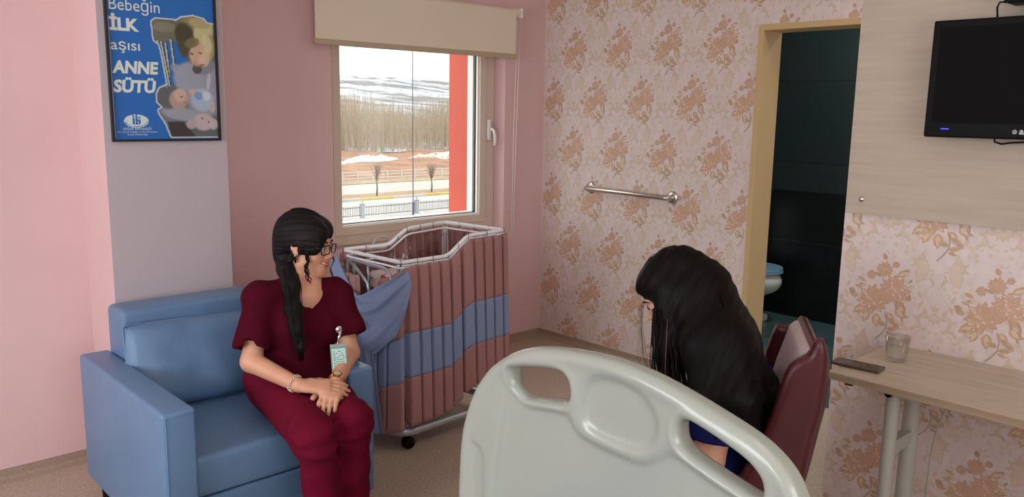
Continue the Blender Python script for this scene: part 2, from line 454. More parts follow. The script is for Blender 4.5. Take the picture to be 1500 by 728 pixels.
def dahlia(cx, cy, r, cols, seed, lay=3., core=RC):
    q = random.Random(seed); pe(cx, cy, r*.8, r*.74, 0, cols[0], lay, 14)
    for ring, (n_, r0, L, W) in enumerate(((13, .38, .66, .36), (11, .22, .56, .32), (8, .08, .44, .28), (5, .0, .26, .2))):
        for k in range(n_):
            a = k*6.2832/n_+ring*.3+q.uniform(-.1, .1); x, y = cx+r*r0*math.cos(a), cy+r*r0*math.sin(a)*.95
            pleaf(x, y, r*L*q.uniform(.9, 1.12), r*W, a, core, lay+.3*ring+.05); pleaf(x, y, r*L*.86, r*W*.74, a, cols[(k+ring) % len(cols)], lay+.3*ring+.1)
def bouquet():
    O = (LF, RA, RB); P_ = (RA, RB, RA)
    for (x, y, L, W, a, s) in ((-.055, -.06, .058, .034, 3.75, LF), (-.045, -.075, .05, .030, 4.35, LF), (-.015, -.08, .055, .034, 4.75, LF), (.022, -.07, .046, .026, 5.3, LF), (.048, -.05, .05, .030, 5.55, LF),
        (.05, -.02, .062, .034, -1.0, LF2), (-.085, -.028, .036, .02, 3.0, LF), (-.098, -.02, .03, .022, 2.6, LF2), (.092, -.02, .03, .016, 1.6, LF2), (.045, .065, .05, .026, .5, LF), (.06, .07, .036, .016, .8, LF2),
        (-.065, .03, .034, .015, 2.7, LF), (-.06, .018, .03, .013, 3.2, LF2), (-.075, .005, .03, .012, 2.9, LF), (.03, .06, .026, .012, .2, LF), (-.01, .055, .026, .011, 2.6, LF2), (.085, .045, .022, .009, .9, LF2), (.088, .035, .018, .007, .2, LF2),
        (.07, -.075, .03, .009, -1.2, LF2), (.078, -.07, .02, .008, -.4, LF2), (-.06, -.09, .02, .008, 4.2, LF2), (-.075, -.08, .02, .008, 3.6, LF2)):
        pleaf(x, y, L, W, a, s, 2.4); 
        if L > .04: pleaf(x+math.cos(a)*L*.12, y+math.sin(a)*L*.12, L*.72, W*.45, a, RB if s == LF else LF, 2.45)
    pstroke([(.0, .07), (-.004, .05), (.002, .02)], .003, LF2, 2.5)
    dahlia(-.034, -.032, .056, O, 1); dahlia(.040, .012, .054, P_, 2, 4.4); dahlia(-.002, -.012, .026, (RA, LF), 6, 4.2); dahlia(.0, .083, .030, (LF, RA), 3); dahlia(-.044, .058, .018, (RA, LF), 4); dahlia(.038, .105, .013, (RA, RC), 5)
    pleaf(.002, .118, .026, .017, 1.9, RC, 2.6); pstroke([(.0, .1), (.006, .12)], .003, LF2, 2.5); pleaf(.02, .14, .02, .005, 1.2, ORN, 2.5); pleaf(.012, .14, .018, .005, 2.2, ORN, 2.5); pleaf(.022, .13, .02, .005, .2, ORN, 2.5)
    pstroke([(.015, -.07), (.024, -.10), (.022, -.13), (.006, -.155), (-.012, -.175)], .0042, LF2, 2, False)
    for (x, y, a, L, W) in ((.02, -.118, 2.9, .036, .020), (.024, -.13, .15, .038, .017), (.022, -.14, -.3, .03, .012), (.045, -.105, -.6, .03, .022), (.03, -.09, -.7, .034, .022)): pleaf(x, y, L, W, a, LF, 2.5); pleaf(x, y, L*.8, W*.4, a, LF2, 2.55)
def ornament():
    for k in range(5):
        o = (k-2)*.014
        pstroke([(o-.02, -.028), (o+.02, .03)], .0018, ORN2, 1, False); pstroke([(o+.02, -.028), (o-.02, .03)], .0018, ORN2, 1, False)
    for sx in (1, -1):
        f = lambda L: [(sx*x, y) for x, y in L]
        m_ = lambda a: a if sx > 0 else math.pi-a
        pstroke(f(arc(.0, .0, .046, -1.0, 1.25)), .0035, ORN2, 1.1)
        for (x, y, a, L, W) in ((.046, -.012, -1.2, .03, .014), (.05, .0, 1.2, .028, .012), (.04, -.03, -2.2, .03, .014), (.03, .038, 2.4, .026, .01), (.062, -.008, .6, .02, .01), (.058, -.02, -.4, .02, .01), (.012, .05, 1.2, .03, .012), (.05, .035, .5, .02, .008)): pleaf(sx*x, y, L, W, m_(a), ORN if W > .011 else ORN2, 1.2)
        # acanthus paisley above
        P_ = [(.030, .052), (.040, .056), (.058, .066), (.068, .084), (.072, .104), (.070, .122), (.060, .136), (.046, .140), (.034, .130), (.028, .112), (.027, .090), (.026, .070)]
        c_ = (.048, .098); P_ = [(.052-(a-.050)*.95, b_) for a, b_ in P_]
        PR.append(([(sx*a, b_) for a, b_ in P_], ORN, 1.2)); PR.append(([(sx*(.052+(a-.052)*.86), .098+(b_-.098)*.88) for a, b_ in P_], ORN2, 1.3))
        pstroke(f([(.040, .134), (.056, .142), (.074, .134), (.080, .116), (.070, .104), (.062, .112)]), .012, ORN, 1.5); pleaf(sx*.078, .128, .018, .009, m_(.7), ORN, 1.5); pleaf(sx*.080, .112, .018, .009, m_(-.2), ORN, 1.5); pleaf(sx*.072, .098, .014, .007, m_(-.9), ORN, 1.5); pleaf(sx*.06, .142, .016, .008, m_(1.4), ORN, 1.5); pleaf(sx*.068, .085, .012, .006, m_(-.5), ORN, 1.5)
        pstroke(f([(.056, .130), (.050, .146), (.058, .162), (.050, .168), (.044, .158)]), .009, ORN, 1.6); pleaf(sx*.056, .142, .02, .008, m_(.3), ORN, 1.6)
        pstroke(f(arc(.048, .098, .03, 2.9, 4.9, 8)), .0035, ORN, 1.6)
        for (x, y, a) in ((.030, .1, 2.6), (.028, .085, 2.9), (.03, .07, 3.3)): pleaf(sx*x, y, .012, .006, m_(a), ORN, 1.6)
        # long descending scroll
        pstroke(f([(.030, -.048), (.050, -.058), (.052, -.078), (.044, -.098), (.030, -.108), (.022, -.098)]), .013, ORN, 1.2); pe(sx*.034, -.058, .012, .011, 0, ORN, 1.3, 9); pe(sx*.036, -.058, .005, .005, 0, ORN2, 1.4, 7)
        pstroke(f([(.052, -.08), (.066, -.104), (.084, -.118), (.1, -.118), (.108, -.106)]), .009, ORN2, 1.2); pe(sx*.104, -.102, .010, .009, 0, ORN, 1.3, 8)
        for (x, y, a, L, W) in ((.052, -.07, .3, .024, .012), (.046, -.095, -.6, .024, .012), (.066, -.1, -1.3, .024, .01), (.085, -.118, -1.6, .022, .01), (.02, -.11, 3.6, .02, .01), (.09, -.115, .9, .02, .01), (.11, -.1, .4, .02, .008), (.05, -.115, -.8, .02, .008)): pleaf(sx*x, y, L, W, m_(a), ORN if L > .022 else ORN2, 1.4)
        for (x, y) in ((.105, .05), (.1, .075), (.085, .03), (.115, .02), (.1, -.02), (.03, -.135), (.115, -.05), (.112, .155), (.09, .165), (.07, -.14)):
            for j_ in range(5): pe(sx*x+.0062*math.cos(j_*1.257), y+.0062*math.sin(j_*1.257), .0042, .0032, j_*1.257, ORN2, 1.2, 6)
            pe(sx*x, y, .0026, .0026, 0, ORN, 1.3, 6)
    for a in (-1.1, -.55, 0, .55, 1.1): pleaf(0, -.052, .036, .014, -1.57+a, ORN, 1.25); pleaf(0, -.052, .026, .006, -1.57+a, ORN2, 1.3)
    for a in (-.7, 0, .7): pleaf(0, -.04, .026, .011, 1.57+a, ORN, 1.25)
    pe(0, -.048, .009, .007, 0, ORN, 1.4, 8)
bouquet(); BQ = PR[:]; PR.clear(); ornament(); OR = PR[:]; PR.clear()
def paper(mb, x, y0, y1, z0, z1, by, bz, sx=.362, sz=.3125, skip=None, scale=1.):
    # tiles the repeat over the rectangle; by/bz = a bouquet's centre
    for j in range(-12, 13):
        for i in range(-12, 13):
            for (DD, oy) in ((BQ, 0.), (OR, .5)):
                yc = by+(i+oy+(.5 if j % 2 else 0))*sx; zc = bz+j*sz
                if yc < y0-.15 or yc > y1+.15 or zc < z0-.2 or zc > z1+.2: continue
                for qi, (pts, slot, lay) in enumerate(DD):
                    P = [(x-.0002-lay*.0001-qi*.0000035, yc-a*scale, zc+b*scale) for a, b in pts]
                    ok = all(y0+.001 < p[1] < y1-.001 and z0+.001 < p[2] < z1-.001 for p in P)
                    if ok and skip and any(skip[0] < p[1] < skip[1] and skip[2] < p[2] < skip[3] for p in P): ok = False
                    if ok: mb.add(P, [list(range(len(P)))], slot)
PM = [M['paper'], M['orn'], M['orn2'], M['rose_a'], M['rose_b'], M['rose_c'], M['leaf'], M['leaf2']]

# floor, ceiling
b = MB(); b.box((XS-.2, YR-.2, -.1), (6.2, 4.3, 0)); struct('floor', b, M['floor'])
b = MB(); b.box((XS-.2, YR-.2, ZC), (6.2, 4.3, ZC+.1)); struct('ceiling', b, M['white'])
# window wall (window opening) with its thickness
WX0, WX1, WZ0, WZ1 = 2.335, 3.596, .775, 2.02
b = MB()
b.box((1.0, YW, 0), (WX0, YW+.2, ZC)); b.box((WX1, YW, 0), (XF+.2, YW+.2, ZC)); b.box((WX0, YW, 0), (WX1, YW+.2, WZ0)); b.box((WX0, YW, WZ1), (WX1, YW+.2, ZC))
struct('wall_back', b, M['pink'])
b = MB(); b.box((XS-.2, YL, 0), (1.03, YL+.2, ZC)); struct('wall_left', b, M['pink'])
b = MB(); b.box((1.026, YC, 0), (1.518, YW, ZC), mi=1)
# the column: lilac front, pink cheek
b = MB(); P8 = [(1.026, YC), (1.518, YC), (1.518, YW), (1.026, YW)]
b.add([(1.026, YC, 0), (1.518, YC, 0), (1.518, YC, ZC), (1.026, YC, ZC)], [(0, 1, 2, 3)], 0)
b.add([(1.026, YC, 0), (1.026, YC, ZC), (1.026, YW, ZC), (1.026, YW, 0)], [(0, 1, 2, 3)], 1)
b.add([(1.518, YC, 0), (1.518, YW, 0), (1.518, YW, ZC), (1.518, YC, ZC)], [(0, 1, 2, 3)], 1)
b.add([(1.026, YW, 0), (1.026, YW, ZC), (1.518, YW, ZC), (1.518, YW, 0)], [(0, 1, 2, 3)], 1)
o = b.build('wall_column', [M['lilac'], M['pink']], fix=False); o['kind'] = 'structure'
# far papered wall with the bathroom doorway
DY0, DY1, DZ = 1.45, 2.307, 1.983
b = MB()
b.box((XF, DY1+.03, 0), (XF+.16, YW, ZC)); b.box((XF, YR, 0), (XF+.16, DY0-.03, ZC)); b.box((XF, DY0-.03, DZ+.029), (XF+.16, DY1+.03, ZC))
paper(b, XF, YR, YW, 0.05, ZC, 2.744, 1.631, skip=(DY0-.03, DY1+.031, 0, DZ+.03))
o = b.build('wall_right', PM, fix=False); o['kind'] = 'structure'
# near papered partition
b = MB(); b.box((XP, YR, 0), (XP+.12, 1.337, ZC))
paper(b, XP, YR, 1.337, 0.05, 1.3, 1.175, .93)
o = b.build('wall_partition', PM, fix=False); o['kind'] = 'structure'
# side wall with the room's other window, and the wall behind
SY0, SY1, SZ0, SZ1 = .5, 3.0, .85, 2.25
b = MB(); x0, x1 = XS-.2, XS
b.box((x0, YR, 0), (x1, SY0, ZC)); b.box((x0, SY1, 0), (x1, YL+.2, ZC)); b.box((x0, SY0, 0), (x1, SY1, SZ0)); b.box((x0, SY0, SZ1), (x1, SY1, ZC)); struct('wall_side', b, M['pink'])
RX0, RX1 = -1.2, 1.2
b = MB()
for lo, hi in (((XS-.2, YR-.2, 0), (RX0, YR, ZC)), ((RX1, YR-.2, 0), (6.2, YR, ZC)), ((RX0, YR-.2, 0), (RX1, YR, SZ0)), ((RX0, YR-.2, SZ1), (RX1, YR, ZC))): b.box(lo, hi)
struct('wall_rear', b, M['pink'])
b = MB(); q0, q1 = YR-.15, YR-.09
for lo, hi in (((RX0, q0, SZ0), (RX1, q1, SZ0+.06)), ((RX0, q0, SZ1-.06), (RX1, q1, SZ1)), ((RX0, q0, SZ0+.06), (RX0+.06, q1, SZ1-.06)), ((RX1-.06, q0, SZ0+.06), (RX1, q1, SZ1-.06)), ((-.04, q0, SZ0+.06), (.04, q1, SZ1-.06))): b.box(lo, hi)
w3 = struct('added_rear_window', b, M['pvc'])  # unseen rear window, added to brighten the walls facing the camera
b = MB(); b.box((RX0+.06, YR-.125, SZ0+.06), (RX1-.06, YR-.119, SZ1-.06)); b.build('pane', M['pane'], w3)
# window_2 frame + pane
b = MB(); fr = .06
for lo, hi in (((x0+.05, SY0, SZ0), (x0+.11, SY1, SZ0+fr)), ((x0+.05, SY0, SZ1-fr), (x0+.11, SY1, SZ1)), ((x0+.05, SY0, SZ0+fr), (x0+.11, SY0+fr, SZ1-fr)), ((x0+.05, SY1-fr, SZ0+fr), (x0+.11, SY1, SZ1-fr)), ((x0+.05, (SY0+SY1)/2-.04, SZ0+fr), (x0+.11, (SY0+SY1)/2+.04, SZ1-fr))): b.box(lo, hi)
w2 = struct('window_2', b, M['pvc'])
b = MB(); b.box((x0+.076, SY0+fr, SZ0+fr), (x0+.082, SY1-fr, SZ1-fr)); b.build('pane', M['pane'], w2)

# coved vinyl skirting
def skirt(name, pts, nrm):
    b = MB(); prof = [(0.0, .05), (.004, .05), (.006, .02), (.012, .008), (.03, .0005), (0, .0005)]
    (ax, ay), (bx, by) = pts; n = nrm
    vs = [(px+n[0]*d, py+n[1]*d, z) for (px, py) in ((ax, ay), (bx, by)) for d, z in prof]; k = len(prof)
    b.add(vs, [[i, (i+1) % k, k+(i+1) % k, k+i] for i in range(k)]+[list(range(k))[::-1], list(range(k, 2*k))], 0)
    struct(name, b, M['skirt'])
skirt('baseboard_left', ((XS, YL), (1.026, YL)), (0, -1))
skirt('baseboard_back', ((1.518, YW), (XF, YW)), (0, -1))
skirt('baseboard_right', ((XF, DY1+.03), (XF, YW)), (-1, 0))
skirt('baseboard_partition', ((XP, YR), (XP, 1.337)), (-1, 0))
skirt('baseboard_column', ((1.026, YC), (1.518, YC)), (0, -1))

# ---- window_1: fixed frame, sash, glass, handle
FY = 4.02
b = MB(); y0, y1 = FY, FY+.07; fx0, fx1, fz0, fz1 = WX0, WX1-.004, WZ0, WZ1
sx0, sx1, sz0, sz1 = fx0+.055, 3.512, .832, fz1-.04
for lo, hi in (((fx0, y0, fz0), (fx1, y1, sz0-.003)), ((fx0, y0, sz1+.003), (fx1, y1, fz1)), ((fx0, y0, sz0-.003), (sx0-.003, y1, sz1+.003)), ((sx1+.003, y0, sz0-.003), (fx1, y1, sz1+.003))): b.box(lo, hi)
w1 = struct('window_1', b, M['pvc'])
b = MB(); g = .048
for lo, hi in (((sx0, y0-.012, sz0), (sx1, y1-.01, sz0+g)), ((sx0, y0-.012, sz1-g), (sx1, y1-.01, sz1)), ((sx0, y0-.012, sz0+g), (sx0+g, y1-.01, sz1-g)), ((sx1-g, y0-.012, sz0+g), (sx1, y1-.01, sz1-g))): b.box(lo, hi)
sash = b.build('sash', M['pvc'], w1)
b = MB(); gx0, gx1, gz0, gz1 = sx0+g, sx1-g, sz0+g, sz1-g
for lo, hi in (((gx0, y0+.02, gz0+.010), (gx1, y0+.03, gz0+.0135)), ((gx0+.010, y0+.02, gz0+.0135), (gx0+.0135, y0+.03, gz1)), ((gx1-.0135, y0+.02, gz0+.0135), (gx1-.010, y0+.03, gz1))): b.box(lo, hi)
b.build('glazing_seal', M['gasket'], sash)
b = MB()
for lo, hi in (((gx0, y0+.004, gz0), (gx1, y0+.03, gz0+.010)), ((gx0, y0+.004, gz0+.010), (gx0+.010, y0+.03, gz1)), ((gx1-.010, y0+.004, gz0+.010), (gx1, y0+.03, gz1))): b.box(lo, hi)
tag(b.build('glazing_bead', M['pvcw'], sash), 'white glazing bead')
b = MB(); b.box((gx0, y0+.031, gz0), (gx1, y0+.036, gz1)); b.build('pane', M['pane'], sash)
b = MB()
for lo, hi in (((gx1-.022, y0+.037, gz0), (gx1+.01, y1+.02, gz1)), ((gx0, y0+.037, gz0-.01), (gx1, y1+.02, gz0+.016))): b.box(lo, hi)
tag(b.build('outer_rebate', M['pvcw'], w1), 'white outer rebate of the window frame')
b = MB(); hx = 3.553-.02
b.box((hx-.012, y0-.028, 1.36), (hx+.012, y0-.002, 1.49), bev=.006)
b.tube([(hx, y0-.03, 1.43), (hx, y0-.05, 1.43), (hx+.004, y0-.06, 1.425), (hx+.012, y0-.062, 1.40), (hx+.018, y0-.06, 1.36), (hx+.014, y0-.058, 1.325)], [.009, .009, .009, .0095, .009, .007], 10)
tag(b.build('window_handle', M['pvcw'], w1), 'white lever window handle')
b = MB(); b.box((WX0-.0, YW+.001, WZ0-.022), (WX1, YW+.1, WZ0+.0)); struct('trim_1', b, M['pvc'])

# ---- door frame and bathroom beyond
b = MB(); jx0, jx1 = XF-.012, XF+.172
b.box((jx0, DY1-.0, 0), (jx1, DY1+.031, DZ+.03)); b.box((jx0, DY0-.031, 0), (jx1, DY0, DZ+.03)); b.box((jx0, DY0, DZ), (jx1, DY1, DZ+.03))
struct('door_1', b, M['doorframe'])
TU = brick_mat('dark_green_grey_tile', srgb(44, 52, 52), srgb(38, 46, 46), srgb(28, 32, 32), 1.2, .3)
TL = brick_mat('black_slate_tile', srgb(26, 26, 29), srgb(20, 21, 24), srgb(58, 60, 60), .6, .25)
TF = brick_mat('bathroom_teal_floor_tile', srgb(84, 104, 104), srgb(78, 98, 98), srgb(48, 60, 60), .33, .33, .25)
def tiled(name, lo, hi, rotd, split=.985):
    # tile walls: two dressed bands
    b = MB(); lo2 = list(lo); hi2 = list(hi); hi2[2] = split; b.box(lo2, hi2, 0); lo2 = list(lo); lo2[2] = split; b.box(lo2, hi, 1)
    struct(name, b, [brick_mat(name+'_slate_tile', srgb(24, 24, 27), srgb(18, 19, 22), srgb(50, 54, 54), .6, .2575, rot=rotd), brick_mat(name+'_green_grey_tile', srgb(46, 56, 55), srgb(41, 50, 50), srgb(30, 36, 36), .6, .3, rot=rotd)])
BX = 5.8
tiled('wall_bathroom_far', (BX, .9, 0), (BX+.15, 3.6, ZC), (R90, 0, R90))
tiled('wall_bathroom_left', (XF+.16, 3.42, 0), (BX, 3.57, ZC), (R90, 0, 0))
b = MB(); b.box((XF+.16, .9, 0), (BX, 3.42, .012)); struct('floor_bathroom', b, TF)
# ================================================================== OUTSIDE
GZ = -7.5
def extmat(name, c, c2, sc, stretch=(1, 1, 1), contrast=(.35, .65), rough=.9):
    c = tuple(v*.62 for v in c[:3])+(1,); c2 = tuple(v*.62 for v in c2[:3])+(1,)
    return mat(name, c, rough, col2=c2, scale=sc, stretch=stretch, contrast=contrast)
b = MB(); b.box((-60, 30, GZ-.3), (220, 69, GZ)); struct('ground', b, extmat('pale_paving', srgb(206, 200, 190), srgb(190, 184, 174), .5))
b = MB(); b.box((-60, 69.2, GZ-.3), (220, 73.8, GZ+.1)); struct('planting_strip', b, extmat('dry_soil_strip', srgb(178, 146, 112), srgb(160, 126, 94), .8))
b = MB()
for k in range(70): b.box((-60+k*4, 68.9, GZ-.3), (-60+k*4+4, 69.3, GZ+.22), mi=k % 2)
struct('kerb', b, [extmat('yellow_kerb_paint', srgb(226, 200, 110), srgb(214, 186, 104), 1), extmat('white_kerb_paint', srgb(216, 210, 200), srgb(206, 198, 188), 1)])
b = MB(); b.box((-60, 73.8, GZ-.3), (220, 84, GZ+.02)); struct('road', b, extmat('pale_asphalt', srgb(196, 188, 176), srgb(184, 176, 164), .4, (1, 8, 1)))
b = MB(); b.box((-60, 84, GZ-.3), (220, 88, GZ+.1)); struct('verge', b, extmat('dry_grass_verge', srgb(184, 164, 130), srgb(164, 140, 108), 1))
# rubble field and snow-patched hills as real terrain
r = np.random.default_rng(3)
def fbm(x, y, seed, f, oct=5):
    q = np.random.default_rng(seed); s = 0; a = 1.
    for o_ in range(oct):
        for _ in range(3):
            th = q.uniform(0, 6.28); s = s+a*np.sin(f*(math.cos(th)*x+math.sin(th)*y)+q.uniform(0, 6.28))/3
        f *= 2.1; a *= .52
    return s
xs = np.linspace(-60, 260, 160); ys = np.linspace(88, 142, 40); X, Y = np.meshgrid(xs, ys, indexing='ij')
Z = GZ+.1+np.clip(fbm(X, Y, 1, .25)*.6+.2, 0, 2)*np.clip((Y-92)/10, 0, 1)
b = MB(); b.grid(np.dstack([X, Y, Z])); struct('dirt_field', b, extmat('rust_brown_dirt', srgb(178, 132, 96), srgb(150, 106, 76), .25, contrast=(.4, .6)))
xs = np.linspace(-300, 1500, 260); ys = np.linspace(140, 1700, 170); X, Y = np.meshgrid(xs, ys, indexing='ij')
rise = np.clip((Y-230)/1100, 0, 1)
Z = GZ+.1+rise**1.0*(64+7*fbm(X, Y, 9, .0035, 3))+fbm(X, Y, 4, .02, 4)*5*rise+fbm(X, Y, 14, .07, 3)*1.6*rise
m = bpy.data.materials.new('snowy_hillside'); m.use_nodes = True; nt = m.node_tree; n = nt.nodes; l = nt.links; bs = n['Principled BSDF']; bs.inputs['Roughness'].default_value = .9
tc = n.new('ShaderNodeTexCoord'); mp = n.new('ShaderNodeMapping'); mp.inputs['Scale'].default_value = (1, .35, 2.5); l.new(tc.outputs['Object'], mp.inputs[0])
t = n.new('ShaderNodeTexNoise'); t.inputs['Scale'].default_value = .03; t.inputs['Detail'].default_value = 9; t.inputs['Roughness'].default_value = .68; l.new(mp.outputs[0], t.inputs['Vector'])
rp = n.new('ShaderNodeValToRGB'); rp.color_ramp.elements[0].position = .44; rp.color_ramp.elements[0].color = srgb(98, 93, 88); rp.color_ramp.elements[1].position = .56; rp.color_ramp.elements[1].color = srgb(172, 175, 180)
l.new(t.outputs['Fac'], rp.inputs[0]); l.new(rp.outputs[0], bs.inputs['Base Color'])
b = MB(); b.grid(np.dstack([X, Y, Z])); struct('hills', b, m)
# heaps of rubble and lying snow
def heap(name, x, y, sx_, sy_, h, m, seed):
    h *= .55
    q = np.random.default_rng(seed); N = 14; G = []
    for i in range(N):
        row = []
        for j in range(N):
            u = i/(N-1)*2-1; w = j/(N-1)*2-1; rr = min(1, math.hypot(u, w)); zz = h*max(0, 1-rr**3)*(.75+.5*q.normal()*(rr < .9))
            row.append((x+u*sx_, y+w*sy_, GZ+.15+max(0, zz)))
        G.append(row)
    b = MB(); b.grid(G); return b.build(name, m)
snow = mat('lying_snow', srgb(200, 203, 208), .8); rub = extmat('pale_rubble', srgb(188, 160, 122), srgb(236, 230, 220), .9, contrast=(.45, .6))
for k, (x, y, a, c, h, mm, lb) in enumerate(((70, 122, 7, 3, 1.5, rub, 'pale rubble heap left of the window view, beside the forest edge'), (88, 124, 6, 3, 1.3, rub, 'pale rubble heap behind the left street tree'),
        (92, 114, 6, 2.2, 1.3, snow, 'white snow bank behind the left street tree'), (108, 118, 8, 2.6, 1.5, snow, 'larger white snow bank between the two street trees'),
        (128, 120, 8, 2.6, 1.2, rub, 'pale rubble heap behind the right street tree'), (140, 126, 10, 2.5, .9, snow, 'low white snow bank beside the orange facade panel'), (64, 112, 5, 2, 1.0, snow, 'small white snow bank at the left edge of the window view'))):
    tag(heap('snow_bank' if mm is snow else 'rubble_heap', x*.72, y, a*.72, c, h, mm, k), lb, 'snow' if mm is snow else 'rubble')
# rail fence across the road
RAIL = mat('white_fence_paint', srgb(190, 186, 178), .6)
fz = GZ+.1
t = thing('rail_fence', (60, 87, fz), 'white post-and-rail fence along the far side of the road', 'fence')
for k in range(64): b = MB(); x = -2+k*2.2; b.box((x, 86.95, fz), (x+.12, 87.07, fz+1.2)); b.build('fence_post', RAIL, t)
for z in (.35, .72, 1.1): b = MB(); b.box((-2, 87.08, fz+z-.05), (138, 87.13, fz+z+.05)); b.build('fence_rail', RAIL, t)
# near dark spiked fence with pillars
DK = mat('dark_iron', srgb(88, 86, 92), .5, .4)
t = thing('iron_fence', (45, 58, GZ), 'dark spiked iron railing between grey posts at the near kerb', 'fence')
b = MB()
for k in range(300):
    x = 24+k*.17; b.box((x, 58, GZ+.15), (x+.03, 58.03, GZ+.95)); b.add([(x-.02, 58.015, GZ+.95), (x+.05, 58.015, GZ+.95), (x+.015, 58.015, GZ+1.08)], [(0, 1, 2)])
o = b.build('baluster', DK, t); o['kind'] = 'stuff'
for z in (.2, .85): b = MB(); b.box((24, 57.98, GZ+z), (75, 58.0, GZ+z+.05)); b.build('rail', DK, t)
for k in range(9):
    x = 25.8+k*5.6; b = MB(); b.box((x, 57.75, GZ), (x+.3, 58.05, GZ+1.15)); b.box((x-.05, 57.7, GZ+1.15), (x+.35, 58.1, GZ+1.22)); b.cyl((x+.15, 57.9, GZ+1.22), (x+.15, 57.9, GZ+1.42), .06, 8); b.build('pillar', mat('grey_fence_pillar', srgb(150, 150, 154), .7), t)
# two bare street trees
BARK = mat('grey_brown_bark', srgb(112, 92, 78), .9); TWIG = mat('pale_twigs', srgb(150, 128, 108), .9)
def bare_tree(x, y, h, seed, label):
    q = random.Random(seed); t = thing('street_tree', (x, y, GZ+.1), label, 'tree')
    b = MB(); b.tube([(x, y, GZ+.1), (x+.05, y, GZ+h*.25), (x-.02, y, GZ+h*.5)], [.1, .08, .07], 7); b.build('trunk', BARK, t)
    b = MB()
    for k in range(46):
        a = q.uniform(0, 6.28); z0 = GZ+h*q.uniform(.42, .62); L = h*q.uniform(.25, .48); sp = q.uniform(.15, .5)
        p = [(x, y, z0), (x+math.cos(a)*L*sp*.6, y+math.sin(a)*L*sp*.6, z0+L*.5), (x+math.cos(a)*L*sp, y+math.sin(a)*L*sp, z0+L)]
        b.tube(p, [.03, .018, .007], 4)
        for _ in range(3):
            s = q.uniform(.3, .9); c = V3(*p[1])*(1-s)+V3(*p[2])*s; d = V3(q.uniform(-1, 1), q.uniform(-1, 1), q.uniform(.3, 1))*.5; b.tube([c, c+d], [.01, .005], 3)
    b.build('crown', TWIG, t)
bare_tree(47.6, 71.4, 3.6, 1, 'left of two small bare trees in the strip between the roads')
bare_tree(54.9, 71.6, 3.3, 2, 'right of two small bare trees in the strip between the roads')
# the bare poplar plantation: nobody could count it
q = np.random.default_rng(11); b = MB(); vs = []; fs = []
N = 15000
px_ = q.uniform(40, 330, N); py_ = 140+q.uniform(0, 1, N)**1.1*110
for x, y in zip(px_, py_):
    if x/y > 1.02 or x/y < .42: continue
    h = (13.5+2.5*math.sin(x*.05)+1.5*math.sin(x*.13+1))*q.uniform(.75, 1.1)
    if abs(x/y-.72) < .10: h *= .70+abs(x/y-.72)*3
    lean = q.normal(0, .3); w = .06+q.uniform(0, .05); z0 = GZ
    B0 = len(vs)
    vs += [(x-w, y, z0), (x+w, y, z0), (x, y+w, z0), (x+lean, y, z0+h)]; fs += [(B0, B0+1, B0+3), (B0+1, B0+2, B0+3), (B0+2, B0, B0+3)]
    for _ in range(7):
        s = q.uniform(.2, .9); c = V3(x+lean*s, y, z0+h*s); a = q.uniform(0, 6.28); L = h*.2*(1.1-s); d = V3(math.cos(a)*L*.35, math.sin(a)*L*.35, L); B0 = len(vs); e = V3(.035, 0, 0)
        vs += [c-e, c+e, c+d]; fs += [(B0, B0+1, B0+2)]
o = mesh_obj('poplar_plantation', np.array([tuple(v) for v in vs]), fs, extmat('hazy_poplar_stems', srgb(196, 176, 150), srgb(214, 196, 172), .05), origin=(130, 180, GZ))  # stem colour paled to put the distance haze into it
tag(o, 'grey-brown plantation of bare poplars below the snowy hills', 'trees', kind='stuff')
# orange-red facade panel beside the window, outside
b = MB(); b.box((3.476, 4.13, -1.5), (3.60, 4.34, 3.0)); b.box((3.472, 4.13, -1.5), (3.476, 4.335, 3.0)); struct('trim_2', b, M['fin'])
b = MB(); b.cyl((41.7, 57.0, GZ), (41.7, 57.0, GZ+14.5), .045, 8, r2=.035); b.cyl((41.7, 57.0, GZ), (41.7, 57.0, GZ+1.1), .09, 8)
b.tube([(41.7, 57.0, GZ+14.5), (41.7, 57.5, GZ+14.9), (41.7, 58.4, GZ+15)], .035, 6)
tag(b.build('street_pole', DK), 'thin tall dark pole rising from the iron railing through the window view', 'pole')
# ================================================================== WALL THINGS
# roller blind
t = thing('roller_blind', (2.9, YW, 2.14), 'cream roller blind pulled partly down over the window', 'blind')
b = MB(); b.cyl((2.17, YW-.045, 2.155), (3.665, YW-.045, 2.155), .027, 20); b.build('roller', M['blind'], t)
for x_ in (3.664, 2.162): b = MB(); b.box((x_, YW-.075, 2.128), (x_+.008, YW-.002, 2.185)); b.build('bracket', M['pvcw'], t)
b = MB(); b.box((2.2, YW-.0745, 1.90), (3.615, YW-.0725, 2.155)); b.build('fabric', M['blind'], t)
b = MB(); b.box((2.192, YW-.082, 1.872), (3.62, YW-.066, 1.902), bev=.006); tag(b.build('hem_bar', mat('beige_hem_bar', srgb(186, 168, 142), .5), t), 'beige hem bar')
b = MB()
for x, z0 in ((3.652, .62), (3.676, .62)): b.tube([(x, YW-.05, 2.15), (x-.004, YW-.03, 1.4), (x-.008 if x < 3.66 else x-.02, YW-.028, z0)], .0022, 5)
b.tube([(3.644, YW-.028, .62), (3.65, YW-.028, .60), (3.656, YW-.028, .62)], .0022, 5)
tag(b.build('pull_cord', M['pvcw'], t), 'white pull cord')

